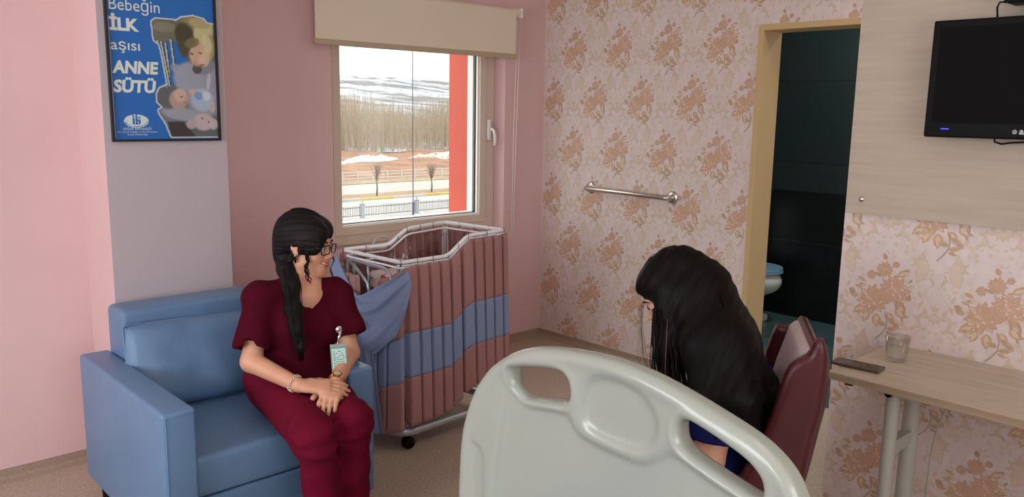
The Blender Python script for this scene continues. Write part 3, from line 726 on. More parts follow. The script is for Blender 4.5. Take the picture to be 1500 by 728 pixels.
# grab bar
t = thing('grab_bar', (XF, 3.15, 1.03), 'brushed steel grab bar on the wallpapered wall', 'grab bar')
b = MB(); xb = XF-.06
b.tube([(XF-.004, 3.474, 1.07), (xb+.015, 3.474, 1.07), (xb+.004, 3.468, 1.07), (xb, 3.455, 1.07), (xb, 3.15, 1.067), (xb, 2.855, 1.062), (xb+.004, 2.842, 1.062), (xb+.015, 2.836, 1.062), (XF-.004, 2.836, 1.062)], .0155, 14); b.build('bar', M['steel'], t)
for y, z in ((3.474, 1.07), (2.836, 1.062)): b = MB(); b.lathe([(0, 0), (.036, 0), (.038, -.004), (.034, -.009), (.018, -.011), (0, -.011)], (XF-.0012, y, z), 24, axis='X'); b.build('flange', M['steel'], t)

# laminate panel with the television
t = thing('wall_panel', (XP, .2, 1.204), 'pale oak laminate panel mounted above the table, behind the television', 'wall panel')
b = MB(); b.box((XP-.025, YR, 1.204), (XP-.0016, 1.3255, ZC)); b.build('board', M['wood'], t)
b = MB(); b.lathe([(0, -.006), (.005, -.0055), (.009, -.003), (.0105, 0), (0, 0)], (XP-.0252, 1.270, 1.257), 16, axis='X'); b.build('screw_cap', M['chrome'], t)
XT = 2.80
t = thing('television', (XT, .79, 1.488), 'small black flat television on the laminate wall panel', 'television')
ty1, ty0, tz0, tz1 = 1.042, .50, 1.488, 1.852
b = MB(); b.box((XT, ty0, tz0), (XT+.035, ty1, tz1), bev=.006); b.box((XT+.03, ty0+.08, tz0+.06), (XT+.06, ty1-.08, tz1-.06), bev=.01); b.build('housing', M['black'], t)
b = MB(); b.box((XT-.0008, ty0+.022, tz0+.045), (XT+.001, ty1-.022, tz1-.022)); b.build('screen', M['screen'], t)
b = MB(); b.box((XT-.002, .966, 1.5135), (XT+.001, .990, 1.5165)); b.build('standby_light', M['led'], t)
def text(s, size, font=None, shear=0., extrude=.0, bold=0., align='LEFT'):
    c = bpy.data.curves.new('txt', 'FONT'); c.body = s; c.size = size; c.shear = shear; c.extrude = extrude; c.offset = bold; c.align_x = align; c.resolution_u = 3
    o = bpy.data.objects.new('txt', c); COL.objects.link(o); bpy.context.view_layer.update()
    me = bpy.data.meshes.new_from_object(o.evaluated_get(bpy.context.evaluated_depsgraph_get()))
    vs = np.array([v.co[:] for v in me.vertices]).reshape(-1, 3); fs = [list(p.vertices) for p in me.polygons]
    bpy.data.objects.remove(o); bpy.data.curves.remove(c); bpy.data.meshes.remove(me)
    return vs, fs
b = MB(); vs, fs = text('arçelik', .026, shear=.15, bold=.0006)
b.add([(XT-.0016, .768-p[0], 1.5045+p[1]) for p in vs], fs)
for k in range(5): a = k*1.2566+.3; b.lathe([(0, -.0002), (.0036, 0)], (XT-.0014, .7795+.0042*math.cos(a), 1.5105+.0042*math.sin(a)), 8, axis='X')
tag(b.build('brand_mark', mat('silver_print', srgb(190, 190, 188), .4), t, fix=False), 'silver maker mark on the bezel')
b = MB(); b.box((XT+.058, .60, 1.66), (XP-.0255, .72, 1.78), bev=.006); b.build('wall_bracket', M['black'], t)
# receiver box above, on its own bracket
TVT = t
t = thing('receiver_box', (2.83, .70, 1.87), 'small black box on a bracket just above the television', 'box')
b = MB(); b.box((2.80, .62, 1.892), (2.904, .848, 1.955), bev=.004); b.build('casing', M['black'], t)
b = MB(); b.box((2.845, .72, 1.86), (2.87, .79, 1.893)); b.build('bracket', M['black'], t)
b = MB(); b.tube([(2.84, .866-.02, 1.90), (2.84, .872, 1.899), (2.842, .878, 1.885), (2.846, .877, 1.866), (2.85, .874, 1.84)], .0028, 6); b.tube([(2.84, .846, 1.90), (2.84, .86, 1.9)], .005, 6)
b.build('power_cable', M['black'], t)
b = MB(); b.tube([(2.85, .85, 1.50), (2.848, .845, 1.478), (2.846, .825, 1.472), (2.848, .80, 1.477), (2.85, .75, 1.481), (2.86, .70, 1.482)], .003, 6)
b.build('signal_cable', M['black'], TVT)

# ------------------------------------------------------------------ poster
t = thing('poster', (1.27, YC, 1.40), 'black-framed blue poster of a mother holding a baby on the column', 'poster')
px0, px1, pz0, pz1 = 1.052, 1.487, 1.405, 2.015
b = MB(); w = .009; ya, yb = YC-.018, YC-.001
for lo, hi in (((px0, ya, pz0), (px1, yb, pz0+w)), ((px0, ya, pz1-w), (px1, yb, pz1)), ((px0, ya, pz0+w), (px0+w, yb, pz1-w)), ((px1-w, ya, pz0+w), (px1, yb, pz1-w))): b.box(lo, hi)
b.build('frame', M['frameb'], t)
ix0, ix1, iz0, iz1 = px0+w, px1-w, pz0+w, pz1-w
W_, H_ = ix1-ix0, iz1-iz0
# the printed sheet: a fine grid whose cells carry the print's own colours
NX, NZ = 150, 205
U, Vv = np.meshgrid((np.arange(NX)+.5)/NX, (np.arange(NZ)+.5)/NZ, indexing='ij')   # u right, v up (0..1)
AS = H_/W_; x = U; y = Vv*AS         # in widths
img = np.empty((NX, NZ, 3)); img[:] = (34, 104, 182)
def E_(cx, cy, rx, ry, rot=0.):
    c, s = math.cos(math.radians(rot)), math.sin(math.radians(rot)); dx, dy = x-cx, y-cy
    return ((c*dx+s*dy)/rx)**2+((-s*dx+c*dy)/ry)**2
def put(mask, col, a=1.): img[mask] = img[mask]*(1-a)+np.array(col)*a
def soft(cx, cy, rx, ry, rot, col, a=1.):
    d = np.clip((1.12-E_(cx, cy, rx, ry, rot))*2.2, 0, 1)[..., None]*a; img[:] = img*(1-d)+np.array(col)*d
def poly(P):
    ins = np.zeros(x.shape, bool); n_ = len(P)
    for i in range(n_):
        (x1, y1), (x2, y2) = P[i], P[(i+1) % n_]
        ins ^= ((y1 > y) != (y2 > y)) & (x < (x2-x1)*(y-y1)/(y2-y1+1e-9)+x1)
    return ins
def pp(L): return [((a-.5*0), b_) for a, b_ in L]
# picture coordinates measured on the sheet (u, height in widths above the sheet's foot)
K = lambda X_, Y_: ((X_-112)/500., (682-Y_)/500.*1.0)
fig = [K(*q) for q in ((378, 672), (352, 600), (326, 560), (322, 545), (345, 530), (320, 505), (318, 470), (332, 440), (372, 422), (352, 280), (342, 228), (318, 215), (312, 130), (330, 114), (430, 116), (452, 100), (510, 88), (560, 98), (580, 118), (618, 120), (618, 672))]
body = poly(fig)
def dil(m_, k):
    o_ = m_.copy()
    for dx_ in range(-k, k+1):
        for dy_ in range(-k, k+1):
            if dx_*dx_+dy_*dy_ <= k*k+1: o_ |= np.roll(np.roll(m_, dx_, 0), dy_, 1)
    return o_
put(dil(body, 2) & (x < .985), (196, 206, 206)); keep = img.copy()
put(body, (96, 100, 104))
put(poly([K(*q) for q in ((352, 230), (390, 210), (450, 230), (500, 420), (380, 420))]), (34, 104, 182))
def line(a, b_, w_, col):
    (x1, y1), (x2, y2) = K(*a), K(*b_); L2 = (x2-x1)**2+(y2-y1)**2; tt = np.clip(((x-x1)*(x2-x1)+(y-y1)*(y2-y1))/L2, 0, 1)
    put(np.hypot(x-x1-tt*(x2-x1), y-y1-tt*(y2-y1)) < w_, col)
for q in (((335, 215), (368, 430)), ((372, 215), (384, 380)), ((398, 205), (412, 360)), ((352, 220), (382, 425))): line(q[0], q[1], .011, (176, 186, 188)); line((q[0][0]+5, q[0][1]), (q[1][0]+5, q[1][1]), .006, (62, 66, 66))
put(poly([K(*q) for q in ((318, 126), (330, 118), (440, 120), (450, 200), (390, 206), (372, 222), (322, 212))]), (108, 106, 92)); soft(*K(370, 150), .12, .05, 0, (142, 142, 124), .6)
soft(*K(560, 440), .22, .30, -10, (150, 152, 164)); soft(*K(470, 380), .16, .14, 50, (150, 156, 172)); soft(*K(430, 350), .05, .1, 60, (150, 158, 176), .8)
soft(*K(560, 330), .11, .07, 20, (128, 132, 144)); soft(*K(520, 340), .05, .05, 0, (70, 64, 62), .8)
soft(*K(500, 165), .155, .17, 0, (132, 128, 92)); soft(*K(470, 190), .10, .15, 20, (70, 66, 52)); soft(*K(560, 160), .10, .15, -20, (190, 180, 138)); soft(*K(540, 120), .11, .05, -10, (170, 160, 116)); soft(*K(590, 230), .05, .13, 0, (164, 150, 110))
soft(*K(532, 268), .10, .125, -14, (196, 164, 142)); soft(*K(560, 285), .06, .09, -10, (210, 180, 158), .8); soft(*K(575, 215), .05, .10, 12, (202, 194, 152), .9); soft(*K(512, 308), .022, .03, 0, (190, 150, 130), .9)
soft(*K(497, 268), .018, .008, -20, (70, 54, 46), .9); soft(*K(540, 262), .022, .008, -10, (90, 70, 58), .9); soft(*K(545, 320), .03, .009, 10, (160, 84, 80), .9); soft(*K(455, 240), .05, .10, 15, (78, 72, 56), .9); soft(*K(500, 215), .08, .05, 20, (120, 112, 76), .9)
soft(*K(350, 570), .12, .10, 0, (110, 116, 124)); soft(*K(430, 560), .2, .07, -8, (150, 156, 166)); put(poly([K(*q) for q in ((362, 600), (440, 600), (500, 672), (380, 672))]), (62, 58, 58))
soft(*K(372, 484), .105, .11, 0, (92, 96, 100)); soft(*K(420, 492), .095, .10, 0, (176, 148, 138)); soft(*K(430, 470), .07, .07, 0, (196, 168, 154)); soft(*K(462, 482), .02, .02, 0, (190, 150, 138)); soft(*K(436, 478), .018, .006, 20, (96, 78, 74)); soft(*K(452, 506), .014, .006, 0, (160, 96, 92))
soft(*K(540, 490), .12, .12, -30, (164, 180, 204)); soft(*K(520, 470), .05, .04, -30, (120, 150, 196)); soft(*K(560, 470), .04, .05, 30, (196, 206, 222)); soft(*K(490, 452), .035, .03, 0, (200, 168, 152)); soft(*K(575, 400), .02, .09, -8, (200, 196, 204), .7)
soft(*K(540, 600), .11, .09, 0, (186, 170, 176)); soft(*K(480, 610), .06, .05, 20, (176, 160, 166)); soft(*K(588, 520), .03, .07, 0, (186, 172, 178)); soft(*K(590, 610), .05, .06, 0, (190, 174, 180)); soft(*K(534, 583), .01, .008, 0, (52, 44, 48)); soft(*K(566, 600), .01, .008, 0, (52, 44, 48))
img[~dil(body, 2)] = (34, 104, 182)
put((dil(body, 2) & ~body), (190, 200, 202))
# pale header strip, top right
put((y > K(0, 22-(0))[1]+.004+(.985-x)*.0) & (x > .0), (34, 104, 182)); put(y > AS-.055-.0*x, (204, 202, 192)); put((y > AS-.055) & (x < .02), (34, 104, 182))
# logo oval
lg = E_(K(216, 0)[0], K(0, 596)[1], .112, .062); put(lg < 1, (206, 220, 220))
for fx, fh, hr in ((203, 44, .011), (217, 52, .013), (229, 38, .010)):
    cx_, cy_ = K(fx, 612); top = cy_+fh/500; put(E_(cx_, top-.012, hr, hr*1.2) < 1, (34, 104, 182)); put(poly([(cx_-.008, cy_-.002), (cx_+.008, cy_-.002), (cx_+.012, top-.03), (cx_-.012, top-.03)]), (34, 104, 182))
put((abs(E_(K(216, 0)[0], K(0, 596)[1], .1, .052)-1) < .08) & (y < K(0, 598)[1]), (34, 104, 182))
me = bpy.data.meshes.new('print'); gx = np.linspace(ix0, ix1, NX+1); gz = np.linspace(iz0, iz1, NZ+1)
GX, GZ_ = np.meshgrid(gx, gz, indexing='ij'); vs = np.column_stack([GX.ravel(), np.full(GX.size, YC-.006), GZ_.ravel()])-ORG[t.name]
ii, jj = np.meshgrid(np.arange(NX), np.arange(NZ), indexing='ij'); A0 = (ii*(NZ+1)+jj).ravel()
F4 = np.column_stack([A0, A0+NZ+1, A0+NZ+2, A0+1])
me.from_pydata(vs.tolist(), [], F4.tolist())
lin = np.where(img/255 <= .04045, img/255/12.92, ((img/255+.055)/1.055)**2.4).reshape(-1, 3)
ca = me.color_attributes.new('print_colour', 'FLOAT_COLOR', 'CORNER')
ca.data.foreach_set('color', np.repeat(np.column_stack([lin, np.ones(len(lin))]), 4, axis=0).ravel().astype(np.float32))
pm = bpy.data.materials.new('poster_print'); pm.use_nodes = True; at = pm.node_tree.nodes.new('ShaderNodeVertexColor'); at.layer_name = 'print_colour'
pm.node_tree.links.new(at.outputs[0], pm.node_tree.nodes['Principled BSDF'].inputs['Base Color']); pm.node_tree.nodes['Principled BSDF'].inputs['Roughness'].default_value = .35
me.materials.append(pm); o = bpy.data.objects.new('printed_sheet', me); COL.objects.link(o); o.parent = t; ORG[o.name] = ORG[t.name]
def put_text(s, X_, Y_, size, bold=0., width=None, sh=0.):
    b = MB(); vs, fs = text(s, size, bold=bold, shear=sh); u, v = K(X_, Y_)
    sx = 1.
    if width: sx = (width/500*W_)/(vs[:, 0].max()-vs[:, 0].min())
    x_0 = vs[:, 0].min()
    b.add([(ix0+u*W_+(p[0]-x_0)*sx, YC-.0072, iz0+v*W_+p[1]) for p in vs], fs)
    b.build('lettering', M['posterw'], t, fix=False)
S_ = W_/500
put_text('Bebeğin', 124, 88, 74*S_*1.05, 0, 228); put_text('İLK', 121, 178, 76*S_, .0028, 132); put_text('aşısı', 121, 268, 66*S_*1.05, .0003, 130)
put_text('ANNE', 120, 372, 76*S_, .0028, 212, .12); put_text('SÜTÜ', 121, 460, 76*S_, .0028, 196, .12)
put_text('SAĞLIK BAKANLIĞI', 150+4, 638, 16*S_, 0, 128); put_text('Ana Çocuk Sağlığı ve Aile Planlaması', 124, 650, 10*S_, 0, 186); put_text('Genel Müdürlüğü', 172, 663, 10*S_, 0, 92)

# ================================================================== ARMCHAIR
t = thing('armchair', (1.245, 2.9, 0), 'blue leatherette armchair with square arms against the column', 'armchair')
def seat_bulge(amt):
    def f(p, c, h):
        u = (p-c)/h; q = p.copy()
        if u[2] > 0: q[2] += amt*(1-u[0]**4)*(1-u[1]**4)*u[2]
        return q
    return f
b = MB(); b.rbox((.856, 2.487, .105), (.966, 3.335, .602), .014); b.build('armrest', M['blue'], t)
b = MB(); b.rbox((1.532, 2.487, .105), (1.635, 3.335, .602), .014); b.build('armrest', M['blue'], t)
b = MB(); b.rbox((.969, 3.175, .12), (1.530, 3.345, .782), .022, bulge=lambda p, c, h: p+V3(0, -.012*(1-((p-c)/h)[0]**2)*(1-((p-c)/h)[2]**4)*(((p-c)/h)[1] < 0), 0)); b.build('backrest', M['blue'], t)
b = MB(); b.rbox((.969, 2.528, .268), (1.529, 3.172, .412), .02, bulge=seat_bulge(.012)); b.build('seat_cushion', M['blue'], t)
b = MB(); b.rbox((.969, 2.532, .11), (1.529, 3.172, .264), .01); b.build('base', M['blue'], t)
for x_, y_ in ((.91, 3.27), (.91, 2.55), (1.585, 3.27), (1.585, 2.55)): b = MB(); b.cyl((x_, y_, 0), (x_, y_, .108), .02, 14, r2=.026); b.build('leg', M['black'], t)
# seams on the left arm's front
b = MB()
for x_ in (.8575, .9645): pass
b.tube([(.868, 2.4865, .13), (.868, 2.4865, .588), (.954, 2.4865, .588), (.954, 2.4865, .13)], .0016, 5); b.build('piping', M['blue'], t)
# loose cushion
def cushion(name, c, w, h, d, R, m, label, cat, seed=1):
    q = noise3(seed, 8, 10, 34, .008); c = V3(*c); n = 34; b = MB()
    for sd in (1, -1):
        G = np.zeros((n, n, 3))
        for i in range(n):
            for j in range(n):
                u = -1+2*i/(n-1); v = -1+2*j/(n-1)
                th = (1-u**4)**.55*(1-v**4)**.55; pin = 1-.045*(u*u*v*v)-.03*(1-abs(u))*0
                X_ = u*w/2*(1-.05*v*v*0-.045*(1-v*v)*(abs(u) > .0)*0)*(pin); Z_ = v*h/2*(1-.06*(1-u*u)*0)*pin
                Y_ = sd*(d/2*th+q(X_*2, Z_*2, sd*.3)*th*1.5)
                G[i, j] = c+R@V3(X_, Y_, Z_)
        b.grid(G)
    b.tube([c+R@V3(*q_) for q_ in [(math.copysign(1, math.cos(a))*w/2*min(1, abs(math.cos(a))*1.42)*.985, 0, math.copysign(1, math.sin(a))*h/2*min(1, abs(math.sin(a))*1.42)*.985) for a in np.linspace(0, 2*math.pi, 60, endpoint=False)]], .0035, 6, closed=True)
    return tag(b.build(name, m, fix=False), label, cat)
cushion('cushion', (1.232, 3.085, .574), .57, .325, .125, rotm('X', -14)@rotm('Y', 2), M['bluepil'], 'plump rectangular blue cushion leaning on the armchair backrest', 'cushion')

# ================================================================== TABLE, PHONE, CUP
t = thing('side_table', (2.68, .4, 0), 'narrow pale oak table against the wallpapered partition', 'table')
TX0, TX1, TY0, TY1, TZ = 2.443, XP-.003, -.5, 1.128, .75
b = MB(); b.box((TX0, TY0, TZ-.024), (TX1, TY1, TZ), mi=0)
b.build('tabletop', [M['woodt']], t)
b = MB(); b.box((TX0-.0012, TY0, TZ-.0235), (TX0, TY1, TZ-.0012)); b.box((TX0, TY1, TZ-.0235), (TX1, TY1+.0012, TZ-.0012)); b.build('edge_band', M['woode'], t)
for x_, r_, y_ in ((2.535, .021, .955), (2.70, .026, .955)):
    b = MB(); b.cyl((x_, y_, .02), (x_, y_, TZ-.03), r_, 20); b.build('leg', M['greymetal'], t)
b = MB(); b.box((2.555, .94, .50), (2.676, .968, .545)); b.build('crossbar', M['greymetal'], t)
b = MB(); b.box((2.47, .925, TZ-.034), (2.77, .985, TZ-.0245)); b.box((2.505, .915, TZ-.05), (2.565, .995, TZ-.034), bev=.005); b.build('leg_bracket', M['greymetal'], t)
b = MB(); b.lathe([(0, -.006), (.012, -.006), (.012, .012), (0, .012)], (2.503, .957, TZ-.042), 12, axis='X'); b.build('bracket_knob', M['black'], t)
b = MB(); b.box((2.463, 1.055, TZ-.037), (2.487, 1.08, TZ-.0245), bev=.003); b.build('bumper', M['black'], t)
b = MB(); b.box((2.47, .93, 0), (2.78, .98, .022), bev=.006); b.build('foot', M['greymetal'], t)
for x_, r_ in ((2.535, .021), (2.70, .026)):
    b = MB(); b.cyl((x_, -.3, .02), (x_, -.3, TZ-.03), r_, 20); b.build('leg', M['greymetal'], t)
b = MB(); b.box((2.47, -.325, 0), (2.78, -.275, .022), bev=.006); b.build('foot', M['greymetal'], t)
b = MB(); b.box((2.47, -.33, TZ-.034), (2.77, -.27, TZ-.0245)); b.build('leg_bracket', M['greymetal'], t)
b = MB(); b.tube([(2.79, .70, TZ-.026), (2.79, .76, TZ-.035), (2.79, .83, TZ-.075), (2.788, .875, TZ-.13), (2.787, .90, TZ-.2), (2.787, .912, TZ-.32), (2.787, .915, .25), (2.787, .915, .0225)], .0035, 8)
b.build('power_cord', M['greymetal'], t)

t = thing('smartphone', (2.565, 1.085, TZ), 'black smartphone lying at the left end of the table', 'phone')
Rz = rotm('Z', 5)
c_ = (2.562, 1.086, TZ+.005)
b = MB(); b.rbox((c_[0]-.036, c_[1]-.076, TZ+.0006), (c_[0]+.036, c_[1]+.076, TZ+.0088), .004, R=Rz, c=c_); b.build('body', mat('bronze_phone_case', srgb(96, 84, 66), .25, .6), t)
b = MB(); b.box((c_[0]-.034, c_[1]-.074, TZ+.0086), (c_[0]+.034, c_[1]+.074, TZ+.0094), R=Rz, c=c_); b.build('screen', mat('phone_glass', srgb(14, 14, 16), .06), t)

GL = pane_mat('clear_glass', (.96, .97, .96, 1), .1); lw__ = GL.node_tree.nodes.new('ShaderNodeLayerWeight'); lw__.inputs[0].default_value = .35
GL.node_tree.links.new(lw__.outputs['Facing'], [x_ for x_ in GL.node_tree.nodes if x_.type == 'MIX_SHADER'][0].inputs[0])
t = thing('glass_cup', (2.725, 1.03, TZ), 'small clear glass cup with a handle on the table', 'cup')
b = MB(); b.lathe([(0, .0006), (.029, .0006), (.031, .003), (.032, .02), (.036, .05), (.0385, .086), (.0372, .0865), (.0345, .05), (.0302, .022), (.028, .012), (0, .011)], (2.725, 1.03, TZ), 32); b.build('bowl', GL, t)
d = V3(-.35, .94, 0); c0 = V3(2.725, 1.03, TZ)
b = MB(); b.tube([c0+d*.036+V3(0, 0, .078), c0+d*.05+V3(0, 0, .08), c0+d*.06+V3(0, 0, .068), c0+d*.058+V3(0, 0, .048), c0+d*.046+V3(0, 0, .034), c0+d*.0335+V3(0, 0, .03)], .003, 8); b.build('handle', GL, t)

# ================================================================== HOSPITAL BED FOOTBOARD
BXX = 1.3
OUT = [(1.556, .20), (1.555, .538), (1.553, .612), (1.545, .709), (1.529, .775), (1.496, .852), (1.447, .918), (1.391, .963), (1.332, .996), (1.265, 1.016), (1.16, 1.032), (1.063, 1.038), (.973, 1.033), (.888, 1.018), (.809, .999), (.735, .978), (.693, .961), (.658, .938), (.634, .912), (.614, .875), (.603, .84), (.592, .77), (.585, .70), (.58, .60), (.578, .20)]
LH = [(1.361, .94), (1.343, .951), (1.264, .969), (1.205, .976), (1.18, .967), (1.169, .94), (1.18, .911), (1.239, .898), (1.306, .886), (1.349, .905)]
RH = [(.879, .938), (.874, .956), (.856, .963), (.791, .947), (.731, .926), (.702, .905), (.693, .885), (.693, .869), (.700, .862), (.727, .865), (.801, .883), (.865, .905)]
CT = [(1.122, .945), (1.108, .978), (1.061, .996), (.988, .991), (.943, .957), (.932, .924), (.947, .886), (.981, .868), (1.055, .866), (1.109, .875), (1.125, .905)]
IN = [(1.372, .885), (1.30, .872), (1.18, .885), (1.155, .862), (1.12, .845), (.98, .838), (.93, .86), (.89, .885), (.80, .862), (.70, .835), (.672, .80), (.665, .5), (.665, .25), (1.372, .25)]
LG = [(1.50, .72), (1.465, .71), (1.455, .68), (1.455, .55), (1.47, .53), (1.505, .53)]
def pdist(P, Y, Z):
    d = np.full(Y.shape, 1e9); ins = np.zeros(Y.shape, bool)
    for i in range(len(P)):
        (ya_, za_), (yb_, zb_) = P[i], P[(i+1) % len(P)]; dy, dz = yb_-ya_, zb_-za_
        t_ = np.clip(((Y-ya_)*dy+(Z-za_)*dz)/(dy*dy+dz*dz), 0, 1); d = np.minimum(d, np.hypot(Y-ya_-t_*dy, Z-za_-t_*dz))
        ins ^= ((za_ > Z) != (zb_ > Z)) & (Y < dy*(Z-za_)/(dz+1e-12)+ya_)
    return np.where(ins, -d, d)
def smax(a, b_, k): h_ = np.maximum(k-np.abs(a-b_), 0)/k; return np.maximum(a, b_)+h_*h_*k*.25
def spline(P, n=5):
    P = [V3(*p, 0) for p in P]; O = []; N = len(P)
    for i in range(N):
        a, b_, c, d_ = P[i-1], P[i], P[(i+1) % N], P[(i+2) % N]
        for k in range(n):
            s = k/n; O.append(tuple((.5*((2*b_)+(-a+c)*s+(2*a-5*b_+4*c-d_)*s*s+(-a+3*b_-3*c+d_)*s**3))[:2]))
    return O
OUTS = [OUT[0]]+spline(OUT, 5)[5:-5]+[OUT[-1]]
def board_f(X, Y, Z):
    Y2, Z2 = np.broadcast_arrays(Y, Z); Y2 = Y2[0].astype(float); Z2 = Z2[0].astype(float)
    dO = pdist(OUTS, Y2, Z2); dL = pdist(spline(LH), Y2, Z2); dR = pdist(spline(RH), Y2, Z2); dC = pdist(spline(CT), Y2, Z2); dI = pdist(spline(IN, 3), Y2, Z2); dG = pdist(LG, Y2, Z2)
    d = smax(smax(dO, -dL, .004), -dR, .004)
    S = lambda q, a: 1/(1+np.exp(np.clip(q/a, -30, 30)))
    th = .026-.010*S(dI, .004)-.012*S(dC-.002, .0045)-.007*S(dG, .003)
    th = th+.004*np.exp(-((dO+.022)/.014)**2)+.004*np.exp(-((dL-.014)/.009)**2)+.004*np.exp(-((dR-.014)/.009)**2)
    w = np.abs(X-BXX)-th[None]; r = .017; a = d[None]+r; c = w+r
    return np.minimum(np.maximum(a, c), 0)+np.hypot(np.maximum(a, 0), np.maximum(c, 0))-r
t = thing('hospital_bed', (.4, 1.07, 0), 'hospital bed with a pale grey-green moulded footboard with hand holes, nearest the camera', 'bed')
sdf_obj('footboard', [custom(board_f, (BXX-.032, .57, .2), (BXX+.032, 1.56, 1.045), 0)], .0045, M['bed'], t, smooth_it=2)
b = MB(); b.box((-.62, .66, .40), (1.262, 1.47, .435), bev=.01); b.box((1.2, .8, .30), (1.29, .88, .40)); b.box((1.2, 1.26, .30), (1.29, 1.34, .40)); b.build('bed_frame', M['whitemetal'], t)
b = MB(); b.rbox((-.6, .68, .436), (1.25, 1.45, .54), .03); b.build('mattress', M['mattress'], t)
for x_ in (-.4, 1.1):
    for y_ in (.76, 1.37):
        b = MB(); b.box((x_-.03, y_-.03, .12), (x_+.03, y_+.03, .41)); b.build('leg', M['whitemetal'], t)
        b = MB(); b.lathe([(0, -.02), (.055, -.02), (.06, -.012), (.06, .012), (.055, .02), (0, .02)], (x_, y_, .0605), 22, axis='Y'); b.box((x_-.015, y_-.03, .06), (x_+.015, y_-.022, .125)); b.build('caster', M['black'], t)

# ================================================================== BABY BASSINET TROLLEY
t = thing('bassinet', (2.35, 3.1, 0), 'white-rimmed baby bassinet trolley on casters below the window', 'bassinet')
RIM = [(2.065, 2.917, .88), (2.338, 2.925, .88), (2.44, 2.905, .968), (2.69, 2.926, .97), (2.635, 3.322, .97), (2.345, 3.26, .968), (2.292, 3.344, .88), (2.045, 3.362, .88)]
def rounded(P, r, n=5, closed=True):
    P = [V3(*p) for p in P]; O = []; N = len(P)
    for i in range(N):
        if not closed and i in (0, N-1): O.append(P[i]); continue
        a, b_, c = P[i-1], P[i], P[(i+1) % N]; u = (a-b_); v = (c-b_); ru = min(r, np.linalg.norm(u)*.45); rv = min(r, np.linalg.norm(v)*.45)
        p = b_+u/np.linalg.norm(u)*ru; q = b_+v/np.linalg.norm(v)*rv
        for k in range(n+1): s = k/n; O.append((1-s)**2*p+2*s*(1-s)*b_+s*s*q)
    return O
b = MB(); b.tube(rounded(RIM, .03), .0090, 12, closed=True); b.build('rim', M['whitemetal'], t)
RP = [V3(*p) for p in RIM]
b = MB()
low = [p-V3(0, 0, .028)+(V3(2.36, 3.13, p[2])-p)*.02 for p in RP]; b.tube(rounded(low, .03), .005, 8, closed=True); b.build('lower_wire', M['whitemetal'], t)
# clear tub and what lies in it
tub = MB(); lo_ = []; pr = rounded([V3(p[0], p[1], .87) if p[2] < .9 else V3(p[0], p[1], .95) for p in RP], .04)
cc = V3(2.36, 3.13, 0); G = []
for s, z in ((.955, None), (.92, .80), (.86, .72), (.80, .69), (.3, .685)):
    row = []
    for p in pr+[pr[0]]:
        q = cc+(p-cc)*V3(s, s, 0); q[2] = p[2]-.01 if z is None else z; row.append(q)
    G.append(row)
tub.grid(G, th=.003); tm = pane_mat('clear_tub_plastic', (.95, .93, .93, 1), .05); tub.build('tub', tm, t)
b = MB(); b.rbox((2.12, 2.99, .70), (2.58, 3.27, .785), .025); tag(b.build('bassinet_mattress', M['printed']), 'small white mattress with a red print inside the bassinet', 'mattress')
b = MB(); b.box((2.085, 2.96, .655), (2.62, 3.30, .678), bev=.006); b.build('tray', M['tray'], t)
# head-end tubes: an arched handle and uprights
b = MB(); b.tube(rounded([(2.05, 3.335, .66), (2.05, 3.335, .845), (2.05, 2.97, .838), (2.05, 2.955, .66)], .06, 6, closed=False), .008, 10); b.build('end_handle', M['silver'], t)
b = MB(); b.tube([(2.05, 3.30, .83), (2.055, 3.17, .75), (2.06, 3.15, .66)], .008, 8); b.tube([(2.052, 3.16, .83), (2.055, 3.155, .76)], .006, 8); b.build('end_brace', M['silver'], t)
b = MB(); b.tube(rounded([(2.20, 3.36, .87), (2.235, 3.36, .925), (2.31, 3.36, .915), (2.30, 3.36, .87)], .015, 4, closed=False), .004, 8); b.build('bottle_hook', M['silver'], t)
for x_, y_ in ((2.08, 2.955), (2.08, 3.32), (2.64, 2.96), (2.61, 3.29)): b = MB(); b.cyl((x_, y_, .085), (x_, y_, .93 if x_ > 2.3 else .86), .009, 12); b.build('upright', M['silver'], t)
# base ring and casters
b = MB(); b.tube(rounded([(2.05, 2.90, .088), (2.70, 2.93, .088), (2.66, 3.34, .088), (2.02, 3.36, .088)], .09, 7), .021, 14, closed=True); b.build('base_ring', M['silver'], t)
for x_, y_ in ((2.10, 2.925), (2.63, 2.955), (2.60, 3.31), (2.08, 3.33)):
    b = MB(); b.cyl((x_, y_, .048), (x_, y_, .07), .008, 10)
    for s in (-1, 1): b.lathe([(0, -.007), (.026, -.007), (.029, 0), (.026, .007), (0, .007)], (x_+.006, y_+s*.012, .0295), 20, axis='Y')
    b.rbox((x_-.018, y_-.02, .032), (x_+.02, y_+.02, .054), .008); b.build('caster', M['black'], t)
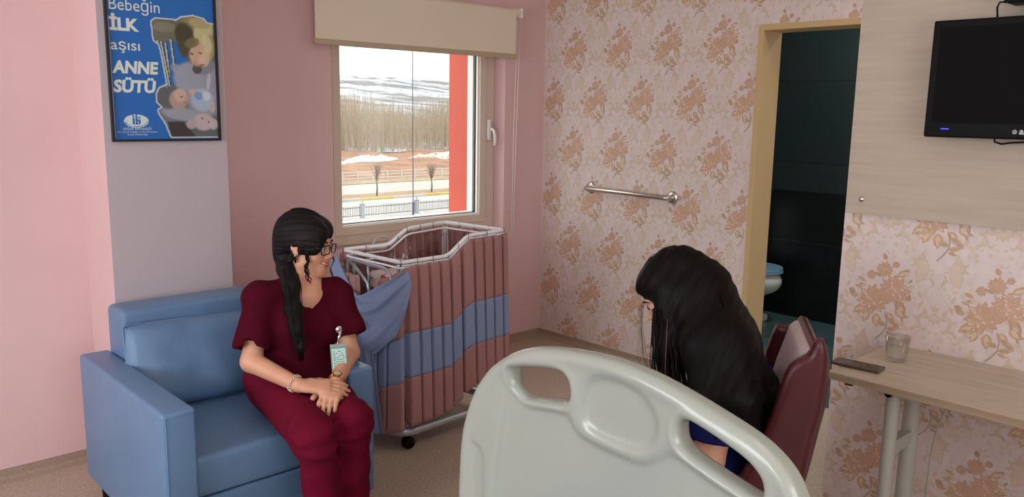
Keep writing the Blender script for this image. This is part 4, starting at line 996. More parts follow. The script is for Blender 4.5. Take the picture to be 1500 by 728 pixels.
# ---- pleated curtain hung round the rim: pink / blue / pink bands
def path_pts(P, step):
    P = [V3(*p) for p in P]; O = []
    for i in range(len(P)-1):
        L = np.linalg.norm((P[i+1]-P[i])[:2]); n_ = max(2, int(L/step))
        for k in range(n_): O.append(P[i]+(P[i+1]-P[i])*k/n_)
    O.append(P[-1]); return O
def curtain(P, zbot, name, seed, pleat=.064, amp=.020, out=.012, flat_h=True):
    pts = path_pts(P, .0026); q = np.random.default_rng(seed); N = len(pts)
    s = [0.]
    for i in range(1, N): s.append(s[-1]+np.linalg.norm((pts[i]-pts[i-1])[:2]))
    s = np.array(s); T = np.gradient(np.array(pts)[:, :2], axis=0); T /= np.linalg.norm(T, axis=1, keepdims=True)
    # smooth the normals at corners
    Nn = np.column_stack([T[:, 1], -T[:, 0]]); kk = 9
    Nn = np.column_stack([np.convolve(np.pad(Nn[:, i], kk, mode='edge'), np.ones(2*kk+1)/(2*kk+1), 'valid') for i in (0, 1)]); Nn /= np.linalg.norm(Nn, axis=1, keepdims=True)
    zt = np.array(pts)[:, 2]-.016
    jit = np.interp(s, np.arange(0, s[-1]+.1, .05), np.cumsum(q.normal(0, .12, len(np.arange(0, s[-1]+.1, .05)))))
    ph = s/pleat*2*math.pi+jit; tri = np.abs(((ph/(2*math.pi)) % 1)*2-1)    # knife-edge box pleats
    prof = np.clip((tri-.18)/.22, 0, 1); prof = prof*prof*(3-2*prof)
    nz = 46; tt = np.linspace(0, 1, nz); G = np.zeros((N, nz, 3)); wob = noise3(seed, 6, 3, 12, 1.)
    for j, v in enumerate(tt):
        z = zt-(.862-zbot)*v if flat_h else zt+(zbot-zt)*v; A = amp*(.35+1.1*v**.6)
        off = out+A*(prof-.5)*2+.012*v*wob(s*1.0, v*.25, 0)*1.2+.006*v
        tang = .006*np.sin(ph)*v
        G[:, j, 0] = np.array(pts)[:, 0]+Nn[:, 0]*off+T[:, 0]*tang; G[:, j, 1] = np.array(pts)[:, 1]+Nn[:, 1]*off+T[:, 1]*tang
        G[:, j, 2] = z+(.012*np.sin(s*9+seed)-.014*prof)*v**8
    return G
def band_split(G, z1f, z2f, name, parent, label=None):
    parts = []
    nz = G.shape[1]; v1 = int(round(nz*z1f)); v2 = int(round(nz*z2f))
    b = MB(); b.grid(G[:, :v1+1], 0, th=.002); b.grid(G[:, v2:], 0, th=.002); m1 = (b)
    b.grid(G[:, v1:v2+1]+0, 1, th=.0026)
    return b.build(name, [M['curt_p'], M['curt_b']], parent, fix=False)
cur = thing('bassinet_curtain', (2.36, 2.88, .14), 'dusty pink pleated curtain with a blue band hung around the bassinet', 'curtain')
G = curtain([(2.045, 3.06, .80), (2.050, 2.96, .83), (2.066, 2.918, .86), (2.10, 2.914, .878), (2.338, 2.923, .878), (2.44, 2.903, .966), (2.692, 2.924, .968)], .155, 'a', 3); band_split(G, .41, .705, 'front_panel', cur)
G = curtain([(2.692, 2.924, .968), (2.637, 3.324, .968)], .155, 'b', 5); band_split(G, .41, .705, 'end_panel', cur)
G = curtain([(2.637, 3.324, .966), (2.345, 3.264, .966), (2.292, 3.348, .878), (2.05, 3.366, .878), (2.035, 3.32, .80), (2.035, 3.20, .80)], .16, 'c', 8); band_split(G, .41, .705, 'rear_panel', cur)
# white loops tying the curtain to the rim
allp = path_pts([RIM[0], RIM[1], RIM[2], RIM[3], RIM[4], RIM[5], RIM[6], RIM[7], RIM[0]], .085)
TIE = mat('brown_tie_ribbon', srgb(120, 84, 76), .7)
for p in allp:
    b = MB(); b.tube([p+V3(.012*math.cos(a)*.5, .014*math.cos(a), .014*math.sin(a)-.004) for a in np.linspace(0, 6.283, 10, endpoint=False)], .0016, 5, closed=True); b.build('ribbon_loop', TIE, cur)
b = MB(); b.tube([p+V3(0, -.006, -.014) for p in path_pts([RIM[0], RIM[1], RIM[2], RIM[3]], .02)], [.0035+.0006*math.sin(i*2.1) for i in range(len(path_pts([RIM[0], RIM[1], RIM[2], RIM[3]], .02)))], 6); tag(b.build('heading_tape', M['whitemetal'], cur), 'white heading tape')
# pink front flap edge turned back beside the swag
# blue swag tied at the head end
def loft(curves, n, fold, m, th=.003):
    # curves: list of control polylines of equal length -> grid with folds
    C_ = np.array(curves, dtype=float)       # rows x pts x 3
    R_, P_ = C_.shape[:2]
    def res(A, k):
        x0 = np.linspace(0, 1, A.shape[0]); x1 = np.linspace(0, 1, k)
        # catmull-rom resample
        out = np.zeros((k,)+A.shape[1:]); f = x1*(A.shape[0]-1); i = np.clip(f.astype(int), 0, A.shape[0]-2); s = (f-i)
        for q_ in range(k):
            p1, p2 = A[i[q_]], A[i[q_]+1]; p0 = A[i[q_]-1] if i[q_] > 0 else 2*p1-p2; p3 = A[i[q_]+2] if i[q_]+2 < A.shape[0] else 2*p2-p1; u = s[q_]
            out[q_] = .5*((2*p1)+(-p0+p2)*u+(2*p0-5*p1+4*p2-p3)*u*u+(-p0+3*p1-3*p2+p3)*u**3)
        return out
    G = res(C_, n); G = res(G.transpose(1, 0, 2), n).transpose(1, 0, 2)
    du = np.gradient(G, axis=0); dv = np.gradient(G, axis=1); N_ = np.cross(du, dv); N_ /= np.linalg.norm(N_, axis=2, keepdims=True)+1e-9
    uu, vv = np.meshgrid(np.linspace(0, 1, n), np.linspace(0, 1, n), indexing='ij'); G = G+N_*fold(uu, vv)[..., None]
    b = MB(); b.grid(G, th=th); return b
XW = 1.998
T0 = (XW-.012, 3.165, .697)
sw = thing('blue_swag', (2.02, 3.15, .1), 'dusty blue fabric swag knotted across the head end of the bassinet', 'fabric')
# right wing: rows run from the knot to the corner at the front, first row = upper edge
rw = [[T0, (XW-.01, 3.08, .715), (XW, 2.97, .775), (2.062, 2.875, .852)],
      [(XW-.014, 3.162, .692), (XW-.03, 3.08, .675), (XW-.02, 2.97, .72), (2.072, 2.862, .835)],
      [(XW-.012, 3.158, .685), (XW-.02, 3.09, .62), (XW-.012, 2.98, .64), (2.072, 2.850, .79)],
      [(XW-.01, 3.152, .675), (XW-.012, 3.12, .54), (XW-.03, 3.02, .50), (2.045, 2.850, .68)],
      [(XW-.008, 3.146, .665), (XW-.005, 3.13, .49), (XW-.015, 3.05, .435), (2.005, 2.875, .56)]]
loft(rw, 46, lambda u, v: (.020*np.sin(u*17+2.5*v)+.007*np.sin(u*37+1))*v**.3*(1-.5*v)*(1-v)**.25, None).build('right_wing', M['curt_b'], sw, fix=False)
lw = [[T0, (XW-.005, 3.23, .735), (XW, 3.31, .80), (XW+.012, 3.385, .862)],
      [(XW-.014, 3.17, .69), (XW-.02, 3.24, .695), (XW-.01, 3.32, .73), (XW+.01, 3.395, .80)],
      [(XW-.012, 3.172, .682), (XW-.012, 3.25, .655), (XW-.005, 3.33, .67), (XW+.01, 3.405, .72)],
      [(XW-.008, 3.172, .672), (XW, 3.24, .60), (XW, 3.30, .58), (XW+.005, 3.39, .63)]]
loft(lw, 36, lambda u, v: .014*np.sin(u*15+1)*v**.3, None).build('left_wing', M['curt_b'], sw, fix=False)
tl = [[(XW-.022, 3.180, .705), (XW-.022, 3.170, .70), (XW-.022, 3.158, .695), (XW-.02, 3.145, .69)],
      [(XW-.012, 3.165, .62), (XW-.02, 3.14, .61), (XW-.018, 3.11, .605), (XW-.012, 3.08, .60)],
      [(XW-.01, 3.135, .42), (XW-.018, 3.09, .42), (XW-.02, 3.05, .42), (XW-.012, 3.01, .42)],
      [(XW-.01, 3.115, .25), (XW-.02, 3.07, .25), (XW-.018, 3.02, .24), (XW-.012, 2.975, .24)],
      [(XW-.01, 3.10, .105), (XW-.02, 3.05, .09), (XW-.018, 2.99, .08), (XW-.012, 2.945, .10)]]
loft(tl, 40, lambda u, v: .007*np.sin(v*13+1)*(u*.8+.2), None).build('tail', M['curt_b'], sw, fix=False)
sdf_obj('knot', [ell((XW-.022, 3.165, .695), (.018, .028, .022), k=.004)], .003, M['curt_b'], sw)

# ================================================================== TOILET
t = thing('toilet', (5.35, 3.2, .012), 'white toilet with a pale blue lid in the dark bathroom', 'toilet')
cx_ = 5.45; Y0 = 3.42
pr_ = [ell((cx_, 3.14, .33), (.165, .21, .12), k=.05), cap((cx_, 3.19, .10), (cx_, 3.17, .24), .09, .10, k=.06), rb((cx_, 3.20, .035), (.10, .145, .03), .02, k=.04), rb((cx_, 3.33, .30), (.12, .08, .14), .03, k=.04),
       custom(lambda X, Y, Z: Z-.395+0*X+0*Y, (cx_-.3, 2.8, .3), (cx_+.3, 3.5, .56), 0, False)]
P_ = pr_[:4]+[custom(lambda X, Y, Z: (.40-Z)+0*X+0*Y, (cx_-.3, 2.8, .3), (cx_+.3, 3.5, .56), .008, True)]
sdf_obj('bowl', P_, .006, M['porcelain'], t)
b = MB(); ring = [(cx_+.175*math.cos(a), 3.14+.215*math.sin(a) if math.sin(a) < 0 else 3.14+.15*math.sin(a)) for a in np.linspace(0, 2*math.pi, 36, endpoint=False)]
b.prism(ring, .401, .415, 2); o = b.build('seat', M['lid'], t)
b = MB(); b.prism([(cx_+(x_-cx_)*.98, 3.14+(y_-3.14)*.98) for x_, y_ in ring], .417, .437, 2); b.build('lid', M['lid'], t)
b = MB(); b.rbox((cx_-.18, 3.30, .44), (cx_+.18, 3.418, .80), .02); b.rbox((cx_-.185, 3.295, .80), (cx_+.185, 3.418, .83), .008); b.build('cistern', M['porcelain'], t)
b = MB(); b.cyl((4.9, 3.40, .013), (4.9, 3.40, 2.3), .008, 8); b.cyl((4.98, 3.40, .013), (4.98, 3.40, 2.3), .008, 8); tag(b.build('water_pipes', M['greymetal']), 'thin grey vertical pipes on the dark bathroom tiles', 'pipe')
# ================================================================== PEOPLE
def nrm(v): v = V3(*v); return v/np.linalg.norm(v)
def frame_from(o, fwd, up=(0, 0, 1)):
    f = nrm(fwd); r = nrm(np.cross(f, V3(*up))); u = np.cross(r, f); return Frame(o, r, f, u)     # x right, y forward, z up
def fcyl(a, b, ra, rb_, rd=.006, k=.01, sub=False, flat=1., ax=None):
    # tapered cylinder with flat rounded ends
    a = V3(*a); b = V3(*b); d = b-a; L = np.linalg.norm(d); d = d/L; m = max(ra, rb_)
    def f(X, Y, Z):
        x, y, z = X-a[0], Y-a[1], Z-a[2]; t = x*d[0]+y*d[1]+z*d[2]
        rr = np.sqrt(np.maximum(x*x+y*y+z*z-t*t, 1e-12)); r = ra+(rb_-ra)*np.clip(t/L, 0, 1)
        p = rr-r+rd; q = np.abs(t-L/2)-L/2+rd
        return np.minimum(np.maximum(p, q), 0)+np.hypot(np.maximum(p, 0), np.maximum(q, 0))-rd
    return (f, np.minimum(a, b)-m, np.maximum(a, b)+m, k, sub)
def hand(wrist, d, n, s, curl=(.35, .5, .4), spread=.06, sc=1., thumb=(.5, .7)):
    """wrist point, finger direction d, back-of-hand normal n, thumb side s"""
    w = V3(*wrist); d = nrm(d); n = nrm(V3(*n)-d*(V3(*n)@d)); s0 = np.cross(d, n); s = s0 if s0@V3(*s) > 0 else -s0
    P = []; pk = .006*sc
    L = .086*sc
    for off, r0, r1 in ((.026, .0135, .012), (.009, .0145, .0125), (-.009, .014, .012), (-.026, .0125, .0105)):
        P.append(cap(w+d*.006+s*off*.62*sc, w+d*L*(1-abs(off)*.9)+s*off*sc, r0*sc, r1*sc, k=.012))
    for i, (off, ln, r) in enumerate(((.027, .068, .0088), (.009, .076, .0092), (-.009, .070, .0088), (-.026, .055, .0078))):
        p = w+d*L*(1-abs(off)*.9)+s*off*sc; a = 0.; dd = nrm(d+s*spread*(off/.026))
        for j, (fr, cu) in enumerate(zip((.45, .30, .25), curl)):
            a += cu*(1+.12*i); dirj = dd*math.cos(a)-n*math.sin(a); q = p+dirj*ln*fr*sc
            P.append(cap(p, q, r*(1-.1*j)*sc, r*(1-.1*(j+1))*sc, k=.0045)); p = q
    p = w+d*.022*sc+s*.024*sc-n*.004; q = p+(d*math.cos(thumb[0]+.25)+s*math.sin(thumb[0]+.25)-n*.2)*.038*sc
    P.append(cap(p, q, .0145*sc, .011*sc, k=.012)); q2 = q+nrm(d*math.cos(thumb[1]*.5)+s*math.sin(thumb[1]*.5)-n*.25)*.030*sc
    P.append(cap(q, q2, .0105*sc, .0095*sc, k=.004)); P.append(cap(q2, q2+nrm(d*1.0+s*.1-n*.3)*.022*sc, .0095*sc, .0078*sc, k=.004))
    return P
def head(H, smile=True):
    R = H.R
    e = lambda c, r, k=.014, sub=False, RR=None: ell(H(*c), r, R if RR is None else R@RR, k, sub)
    c = lambda a, b, ra, rb_, k=.01, sub=False: cap(H(*a), H(*b), ra, rb_, k, sub)
    P = [e((0, -.020, .030), (.072, .090, .084)), e((0, .022, -.020), (.060, .066, .070), .02), e((0, .030, -.062), (.045, .055, .044), .025), c((0, .072, -.098), (0, .068, -.096), .016, .016, .025),
         c((-.045, .01, -.07), (-.018, .062, -.095), .018, .014, .025), c((.045, .01, -.07), (.018, .062, -.095), .018, .014, .025),
         e((-.038, .054, -.028), (.020, .022, .020), .03), e((.038, .054, -.028), (.020, .022, .020), .03),
         c((-.032, .078, .020), (.032, .078, .020), .009, .009, .02), e((-.031, .0945, -.001), (.017, .012, .011), .012, True), e((.031, .0945, -.001), (.017, .012, .011), .012, True),
         c((0, .084, .008), (0, .101, -.028), .0065, .0090, .012), c((-.010, .094, -.034), (-.009, .092, -.033), .0070, .0070, .008), c((.010, .094, -.034), (.009, .092, -.033), .0070, .0070, .008),
         e((0, .080, -.060), (.024, .014, .016), .012)]
    for s in (-1, 1):
        P += [e((s*.031, .0745, 0.), (.0150, .0145, .0125), .004), e((s*.0735, -.008, -.004), (.006, .017, .029), .006, False, rotm('X', 12)@rotm('Z', s*18)), e((s*.080, -.006, -.002), (.003, .009, .017), .003, True, rotm('X', 12)), e((s*.072, .000, -.028), (.005, .008, .009), .006)]
    if smile: P += [c((-.023, .080, -.054), (-.030, .070, -.046), .004, .002, .006, True), c((.023, .080, -.054), (.030, .070, -.046), .004, .002, .006, True)]
    return P
def face_parts(H, root, smile, lidm=None, look=(0, 0)):
    for s in (-1, 1):
        sdf_obj('eye', [ell(H(s*.031, .0785, .0), (.0118,)*3, k=0)], .0018, [M['eyew'], M['iris']], root, matf=lambda C, s=s: (np.linalg.norm(C-H(s*.031+look[0], .0905, look[1]), axis=1) < .0062).astype(int), smooth_it=0)
        b = MB(); b.tube([H(s*(.031+.0175*math.cos(a)), .0875-.004*abs(math.cos(a)), .0005+.0085*math.sin(a)) for a in np.linspace(.15, 2.99, 9)], .0016, 6); b.build('eyelash', M['hair'], root)
        b = MB(); b.tube([H(s*x, y_, z) for x, y_, z in ((.013, .089, .021), (.026, .0895, .0265), (.040, .083, .0265), (.050, .072, .020))], [.0026, .0034, .0028, .0012], 6); b.build('eyebrow', M['hair'], root)
    if smile:
        b = MB(); b.tube([H(x, .0905-abs(x)**2*14, -.0595+abs(x)**1.6*2.0) for x in np.linspace(-.024, .024, 11)], [.0018]+[.0042]*9+[.0018], 8); b.build('teeth', M['teeth'], root)
        for nm, z0, cv, r in (('upper_lip', -.0540, 2.2, .0036), ('lower_lip', -.0670, 3.3, .0046)):
            b = MB(); b.tube([H(x, .0925-abs(x)**2*16, z0+abs(x)**1.6*cv) for x in np.linspace(-.028, .028, 13)], [.0012]+[r*(.6+.4*math.cos(t)) for t in np.linspace(-1.4, 1.4, 11)]+[.0012], 8); b.build(nm, M['lips'], root)
    else:
        for nm, z0, r in (('upper_lip', -.0575, .0036), ('lower_lip', -.0645, .0044)):
            b = MB(); b.tube([H(x, .0925-abs(x)**2*20, z0) for x in np.linspace(-.023, .023, 11)], [.0012]+[r*(.6+.4*math.cos(t)) for t in np.linspace(-1.4, 1.4, 9)]+[.0012], 8); b.build(nm, M['lips'], root)

# ------------------------------------------------------------------ the woman in the armchair
lw_ = thing('person', (1.44, 2.5, 0), 'person with dark hair and glasses in maroon scrubs, sitting on the armchair and smiling', 'person')
HF = frame_from((1.503, 2.728, 1.045), (.55, -.82, -.13), (.06, -.02, 1))
shR, shL = V3(1.322, 2.742, .866), V3(1.606, 2.695, .850)
elR, elL = V3(1.246, 2.680, .650), V3(1.602, 2.600, .632)
wrR, wrL = V3(1.318, 2.472, .600), V3(1.452, 2.452, .585)
hiR, hiL = V3(1.375, 2.745, .512), V3(1.535, 2.745, .512)
knR, knL = V3(1.278, 2.305, .478), V3(1.442, 2.335, .482)
anR, anL = V3(1.352, 2.365, .075), V3(1.462, 2.385, .075)
B = head(HF)
B += [cap(HF(0, -.022, -.045), (1.480, 2.742, .905), .041, .045, k=.014), cap((1.480, 2.745, .905), (1.475, 2.725, .85), .055, .085, k=.04),
      cap(shR, shL, .040, .040, k=.04), ell((1.465, 2.742, .74), (.125, .085, .18), k=.05), ell((1.455, 2.745, .57), (.135, .095, .12), k=.05),
      cap(shR, elR, .040, .037, k=.02), cap(elR, wrR, .038, .025, k=.012), cap(shL, elL, .040, .037, k=.02), cap(elL, wrL, .037, .025, k=.012),
      cap(hiR, knR, .078, .052, k=.03), cap(hiL, knL, .078, .052, k=.03), cap(knR, anR, .048, .034, k=.02), cap(knL, anL, .048, .034, k=.02),
      cap(anR, anR+V3(.03, -.15, -.035), .032, .026, k=.02), cap(anL, anL+V3(.04, -.15, -.035), .032, .026, k=.02)]
B += hand(wrR+V3(.012, -.010, -.001), (.84, -.52, -.12), (-.15, -.35, .92), (.5, .7, 0), curl=(.10, .20, .18), spread=.10, thumb=(.35, .5))
B += hand(wrL+V3(-.006, -.012, -.004), (-.70, -.68, -.20), (.05, -.2, .95), (-.5, .7, 0), curl=(.3, .45, .35), spread=.05, thumb=(.5, .6))
sdf_obj('body', B, .0029, M['skin'], lw_, smooth_it=1)
face_parts(HF, lw_, True, look=(.0, -.001))
# glasses
b = MB()
def rrect(w, h, r, n=5):
    P = []
    for cxx, cyy, a0 in ((w/2-r, h/2-r, 0), (-w/2+r, h/2-r, R90), (-w/2+r, -h/2+r, 2*R90), (w/2-r, -h/2+r, 3*R90)):
        for k in range(n): a = a0+R90*k/(n-1); P.append((cxx+r*math.cos(a), cyy+r*math.sin(a)))
    return P
gl = MB()
for s in (-1, 1):
    pts = [HF(s*.034+x, .101-abs(s*.034+x)*.16-.0*z, -.003+z*(1)) for x, z in rrect(.054, .034, .012)]
    b.tube(pts, .0021, 8, closed=True); gl.add(pts, [list(range(len(pts)))])
    b.tube([HF(s*.061, .0915, .006), HF(s*.070, .084, .007), HF(s*.0765, .05, .006), HF(s*.0785, .0, .003), HF(s*.078, -.02, -.006)], .0019, 6)
b.tube([HF(-.008, .0995, .003), HF(0, .1025, .006), HF(.008, .0995, .003)], .0018, 6)
gs = b.build('glasses', mat('black_glasses_frame', srgb(22, 20, 22), .25), lw_); gl.build('lens', M['lensglass'], gs, fix=False)
# hair
fringe = noise3(21, 9, 90, 260, .0030)
def hdisp(x, y, z):
    q = (np.column_stack([x, y, z])-HF.o)@HF.R; th = np.arctan2(q[:, 0]+.02, q[:, 2]+.02)
    return .0008*np.sin(th*34+6*q[:, 1]*10)+.0005*np.sin(th*61+q[:, 1]*60)
e = lambda c, r, k=.014, sub=False, RR=None: ell(HF(*c), r, HF.R if RR is None else HF.R@RR, k, sub)
TAIL = [V3(1.455, 2.80, 1.00), V3(1.435, 2.755, .955), V3(1.410, 2.685, .905), V3(1.388, 2.630, .835), V3(1.380, 2.598, .765), V3(1.386, 2.585, .70), V3(1.392, 2.580, .65)]
HP = [e((0, -.026, .034), (.086, .104, .094)), e((.030, .022, .050), (.055, .072, .060), .02), e((-.030, .012, .055), (.055, .072, .055), .02),
      e((.052, .035, .018), (.030, .055, .050), .02, False, rotm('X', -25)), e((0, -.088, -.025), (.062, .036, .075), .03),
      e((-.012, .098, -.060), (.060, .062, .098), .010, True), e((-.01, .110, .0), (.045, .045, .052), .010, True)]
for k in range(len(TAIL)-1): HP.append(cap(TAIL[k], TAIL[k+1], (.036, .036, .033, .028, .022, .015)[k], (.036, .033, .028, .022, .015, .005)[k], k=.02))
HP.append(cap(HF(.072, .012, .012), HF(.076, -.02, -.055), .016, .012, k=.015, sub=False))
HP.append(cap(HF(.094, .000, -.010), HF(.096, .000, -.040), .019, .022, k=.006, sub=True))
HP.append(cap(HF(-.072, .0, .012), HF(-.07, -.04, -.08), .018, .016, k=.015))
hair = sdf_obj('hair', HP, .0029, M['hair'], lw_, disp=hdisp, smooth_it=1)
q = np.random.default_rng(31); b = MB()
def curl(P, rad, turns, r, n=60):
    P = [V3(*p) for p in P]; O = []
    for i in range(n):
        t = i/(n-1)*(len(P)-1); k = min(int(t), len(P)-2); c = P[k]+(P[k+1]-P[k])*(t-k); a = turns*2*math.pi*i/(n-1); g = rad*(.3+.7*min(1, i/n*2.5))
        O.append(c+V3(math.cos(a)*g*.8, -math.sin(a)*g*.5, math.sin(a)*g*.25))
    b.tube(O, [r*(1-.7*(i/(n-1))) for i in range(n)], 5)
c0 = HF(.072, .040, .012)
for k in range(9):
    o_ = q.normal(0, .0035, 3); L = q.uniform(.75, 1.1)
    curl([c0+o_, V3(1.462, 2.655, .995)+o_, V3(1.456, 2.648, .955)+o_, V3(1.456, 2.648, .955)*(1-L*.8)+V3(1.468, 2.64, .905)*(L*.8)+o_*1.4], q.uniform(.005, .009), q.uniform(2.4, 3.4), q.uniform(.0022, .0036))
for k in range(4):
    o_ = q.normal(0, .002, 3); curl([HF(-.066, .050, .02)+o_, V3(1.578, 2.668, .995)+o_, V3(1.566, 2.655, .945)+o_, V3(1.548, 2.64, .905)+o_], .007, 2.5, .0020)
# strands sweeping from the parting over the temple and back
for k in range(150):
    t = k/149; x0 = .015+q.normal(0, .004); y0 = .068-.15*t; side = 1 if q.uniform() < .72 else -1
    P = []
    for u in np.linspace(0, 1, 9):
        a = u*1.75; X = side*(.087*math.sin(a))+x0*(1-u); Z = .034+.098*math.cos(a)*.98; Y = y0-.06*u*u+.03*math.sin(u*3)*(1-t)
        v = V3(X/.087, (Y+.026)/.106, (Z-.034)/.096); v = v/np.linalg.norm(v)*(1.0+.012*q.normal()*.3+.006); P.append(HF(v[0]*.087, v[1]*.106-.026, v[2]*.096+.034))
    if not (side > 0 and y0 < .045): b.tube(P[:9 if y0 < .03 else 7], [.0016, .0022, .0024, .0024, .0022, .0022, .002, .0018, .001][:9 if y0 < .03 else 7], 5)
for k in range(40):
    o_ = q.normal(0, 1, 3)*V3(.014, .008, .004); P = [TAIL[i]+o_*f+nrm((-.3, -.9, .1))*rr for i, (f, rr) in enumerate(((.8, .026), (.9, .026), (1, .024), (.9, .020), (.7, .014), (.5, .008), (.35, .002)))]
    b.tube(P, [.0016]*5+[.0012, .0006], 5)
tag(b.build('hair_strands', M['hair'], lw_), 'loose curls and strands')
b = MB(); ec = HF(.0775, -.002, -.036); b.lathe([(0, -.005), (.005, 0), (0, .005)], ec, 10); b.build('earring', M['gold'], lw_)
b = MB(); b.lathe([(.001, 0), (.0042, -.004), (.0045, -.016), (.001, -.022)], ec-V3(0, 0, .006), 10); b.build('earring_drop', M['black'], lw_)
# scrub top
foldT = noise3(41, 12, 20, 80, .018)
vx = V3(1.474, 0, 0)
TP = [cap(shR+V3(.005, 0, .002), shL+V3(-.005, 0, .002), .056, .056, k=.04), ell((1.462, 2.742, .75), (.148, .102, .165), k=.05), ell((1.450, 2.735, .61), (.152, .120, .115), k=.06),
      cap((1.405, 2.672, .755), (1.40, 2.675, .75), .058, .058, k=.06), cap((1.525, 2.652, .745), (1.52, 2.655, .74), .058, .058, k=.06),
      fcyl(shR+V3(-.0, .0, .005), (1.250, 2.684, .690), .056, .064, .01, k=.035), fcyl(shL+V3(-.0, .0, .005), (1.622, 2.618, .692), .055, .066, .01, k=.035),
      cap(shR, elR, .052, .052, k=.01) if False else cap(shR, shR, .06, .06, k=.03),
      ell((1.40, 2.62, .545), (.10, .10, .05), k=.05), ell((1.50, 2.63, .545), (.10, .10, .05), k=.05),
      cap(HF(0, -.02, -.06), (1.480, 2.745, .905), .054, .056, k=.010, sub=True),
      custom(lambda X, Y, Z: np.maximum((.812+1.55*np.abs(X-1.472)-Z)*.5, (Y-2.74)), (1.40, 2.54, .825), (1.56, 2.735, .97), .001, True),
      fcyl((1.262, 2.692, .715), (1.240, 2.677, .665), .051, .056, .003, k=.004, sub=True), fcyl((1.618, 2.630, .716), (1.626, 2.606, .665), .051, .057, .003, k=.004, sub=True)]
sdf_obj('scrub_top', TP, .0042, M['maroon'], lw_, disp=foldT, smooth_it=2)
foldP = noise3(43, 12, 16, 75, .017)
PP = [cap(hiR+V3(0, .04, 0), knR, .100, .066, k=.03), cap(hiL+V3(0, .04, 0), knL, .100, .066, k=.03), fcyl(knR+V3(0, 0, .03), anR+V3(0, 0, .02), .062, .068, .01, k=.05), fcyl(knL+V3(0, 0, .03), anL+V3(0, 0, .02), .062, .066, .01, k=.05), ell((1.455, 2.80, .525), (.165, .115, .105), k=.04)]
def crease(x, y, z):
    d = 0
    for kn in (knR, knL):
        r_ = np.sqrt((x-kn[0])**2+(y-kn[1])**2+(z-kn[2]+.01)**2); d = d+.003*np.sin(np.arctan2(z-kn[2]+.03, y-kn[1]-.03)*9+x*12)*np.exp(-(r_/.13)**2)
    return d+foldP(x, y, z)
sdf_obj('trousers', PP, .0042, M['maroonp'], lw_, disp=crease, smooth_it=2)
for an in (anR, anL): sdf_obj('shoe', [cap(an+V3(.0, .03, -.035), an+V3(.032, -.15, -.042), .036, .031, k=.02), cap(an, an+V3(0, 0, -.02), .038, .038, k=.02)], .005, M['blackcloth'], lw_)
# watch, bracelet, necklace, badge
ax = nrm(wrL-elL); wc = wrL-ax*.012
u1 = nrm(np.cross(ax, V3(0, 0, 1))); u2_ = np.cross(u1, ax)
b = MB(); b.tube([wc+(u1*math.cos(a)+u2_*math.sin(a))*.0285 for a in np.linspace(0, 6.283, 22, endpoint=False)], .0045, 8, closed=True)
dirw = nrm(V3(-.45, -.62, .64)-ax*(V3(-.45, -.62, .64)@ax)); b.cyl(wc+dirw*.026, wc+dirw*.034, .0165, 20); wt = b.build('watch', M['gold'], lw_)
b = MB(); b.cyl(wc+dirw*.0341, wc+dirw*.0345, .0132, 20); b.build('watch_dial', M['watchface'], wt)
ax = nrm(wrR-elR); wc = wrR-ax*.02; u1 = nrm(np.cross(ax, V3(0, 0, 1))); u2_ = np.cross(u1, ax); b = MB()
for a in np.linspace(0, 6.283, 20, endpoint=False): b.lathe([(0, -.0038), (.0034, -.002), (.0034, .002), (0, .0038)], wc+(u1*math.cos(a)+u2_*math.sin(a))*.0295+ax*.002*math.sin(a*3), 7)
for a in np.linspace(.15, 6.433, 20, endpoint=False): b.lathe([(0, -.0034), (.003, -.0015), (.003, .0015), (0, .0034)], wc+ax*.006+(u1*math.cos(a)+u2_*math.sin(a))*.029, 7)
tag(b.build('bracelet', mat('pale_gold_beads', srgb(226, 206, 186), .25, .6), lw_), 'pale beaded bracelet')
b = MB(); b.lathe([(0, -.004), (.0045, 0), (0, .004)], V3(1.404, 2.588, .691), 8); b.build('pendant', mat('pearl', srgb(236, 226, 214), .2), lw_)
b = MB(); b.tube([(1.398, 2.625, .80), (1.399, 2.602, .74), (1.404, 2.590, .696)], .001, 4); b.build('pendant_cord', M['blackcloth'], lw_)
cA = V3(1.533, 2.572, .744)
def on_front(p): return p
b = MB(); b.lathe([(0, -.006), (.012, -.004), (.0145, 0), (.012, .004), (0, .006)], cA+V3(0, -.012, 0), 20, axis='Y'); b.tube([cA+V3(.008, -.012, -.002), cA+V3(.0, -.016, -.022), cA+V3(-.012, -.022, -.040)], [.005, .006, .003], 8); clip = b.build('badge_reel', M['chrome'], lw_)
C1 = cA+V3(-.016, -.030, -.048); C0 = C1+V3(-.022, -.052, -.108); hor = nrm((.93, -.36, 0)); up_ = nrm(C1-C0); nn_ = nrm(np.cross(hor, up_)); 
b = MB(); b.tube([cA+V3(-.012, -.022, -.040), C1], .003, 6); 
def card(b, w, z0, z1, off, mi):
    Lc = np.linalg.norm(C1-C0); P = [C0+hor*sx*w/2+up_*zz*Lc+nn_*off for sx, zz in ((-1, z0), (1, z0), (1, z1), (-1, z1))]; b.add(P, [(0, 1, 2, 3)], mi)
b.build('badge_strap', M['chrome'], clip)
if nn_@V3(-.5, -.85, .1) < 0: nn_ = -nn_
b = MB(); Lc = np.linalg.norm(C1-C0); P = [C0+hor*sx*.029+up_*zz*Lc+nn_*o for o in (-.0012, .0) for sx, zz in ((-1, 0), (1, 0), (1, 1), (-1, 1))]
b.add(P, [(0, 1, 2, 3), (4, 5, 6, 7), (0, 1, 5, 4), (1, 2, 6, 5), (2, 3, 7, 6), (3, 0, 4, 7)], 0); card(b, .054, .04, .90, .0005, 1); card(b, .05, .18, .86, .0008, 2)
qq = np.random.default_rng(2)
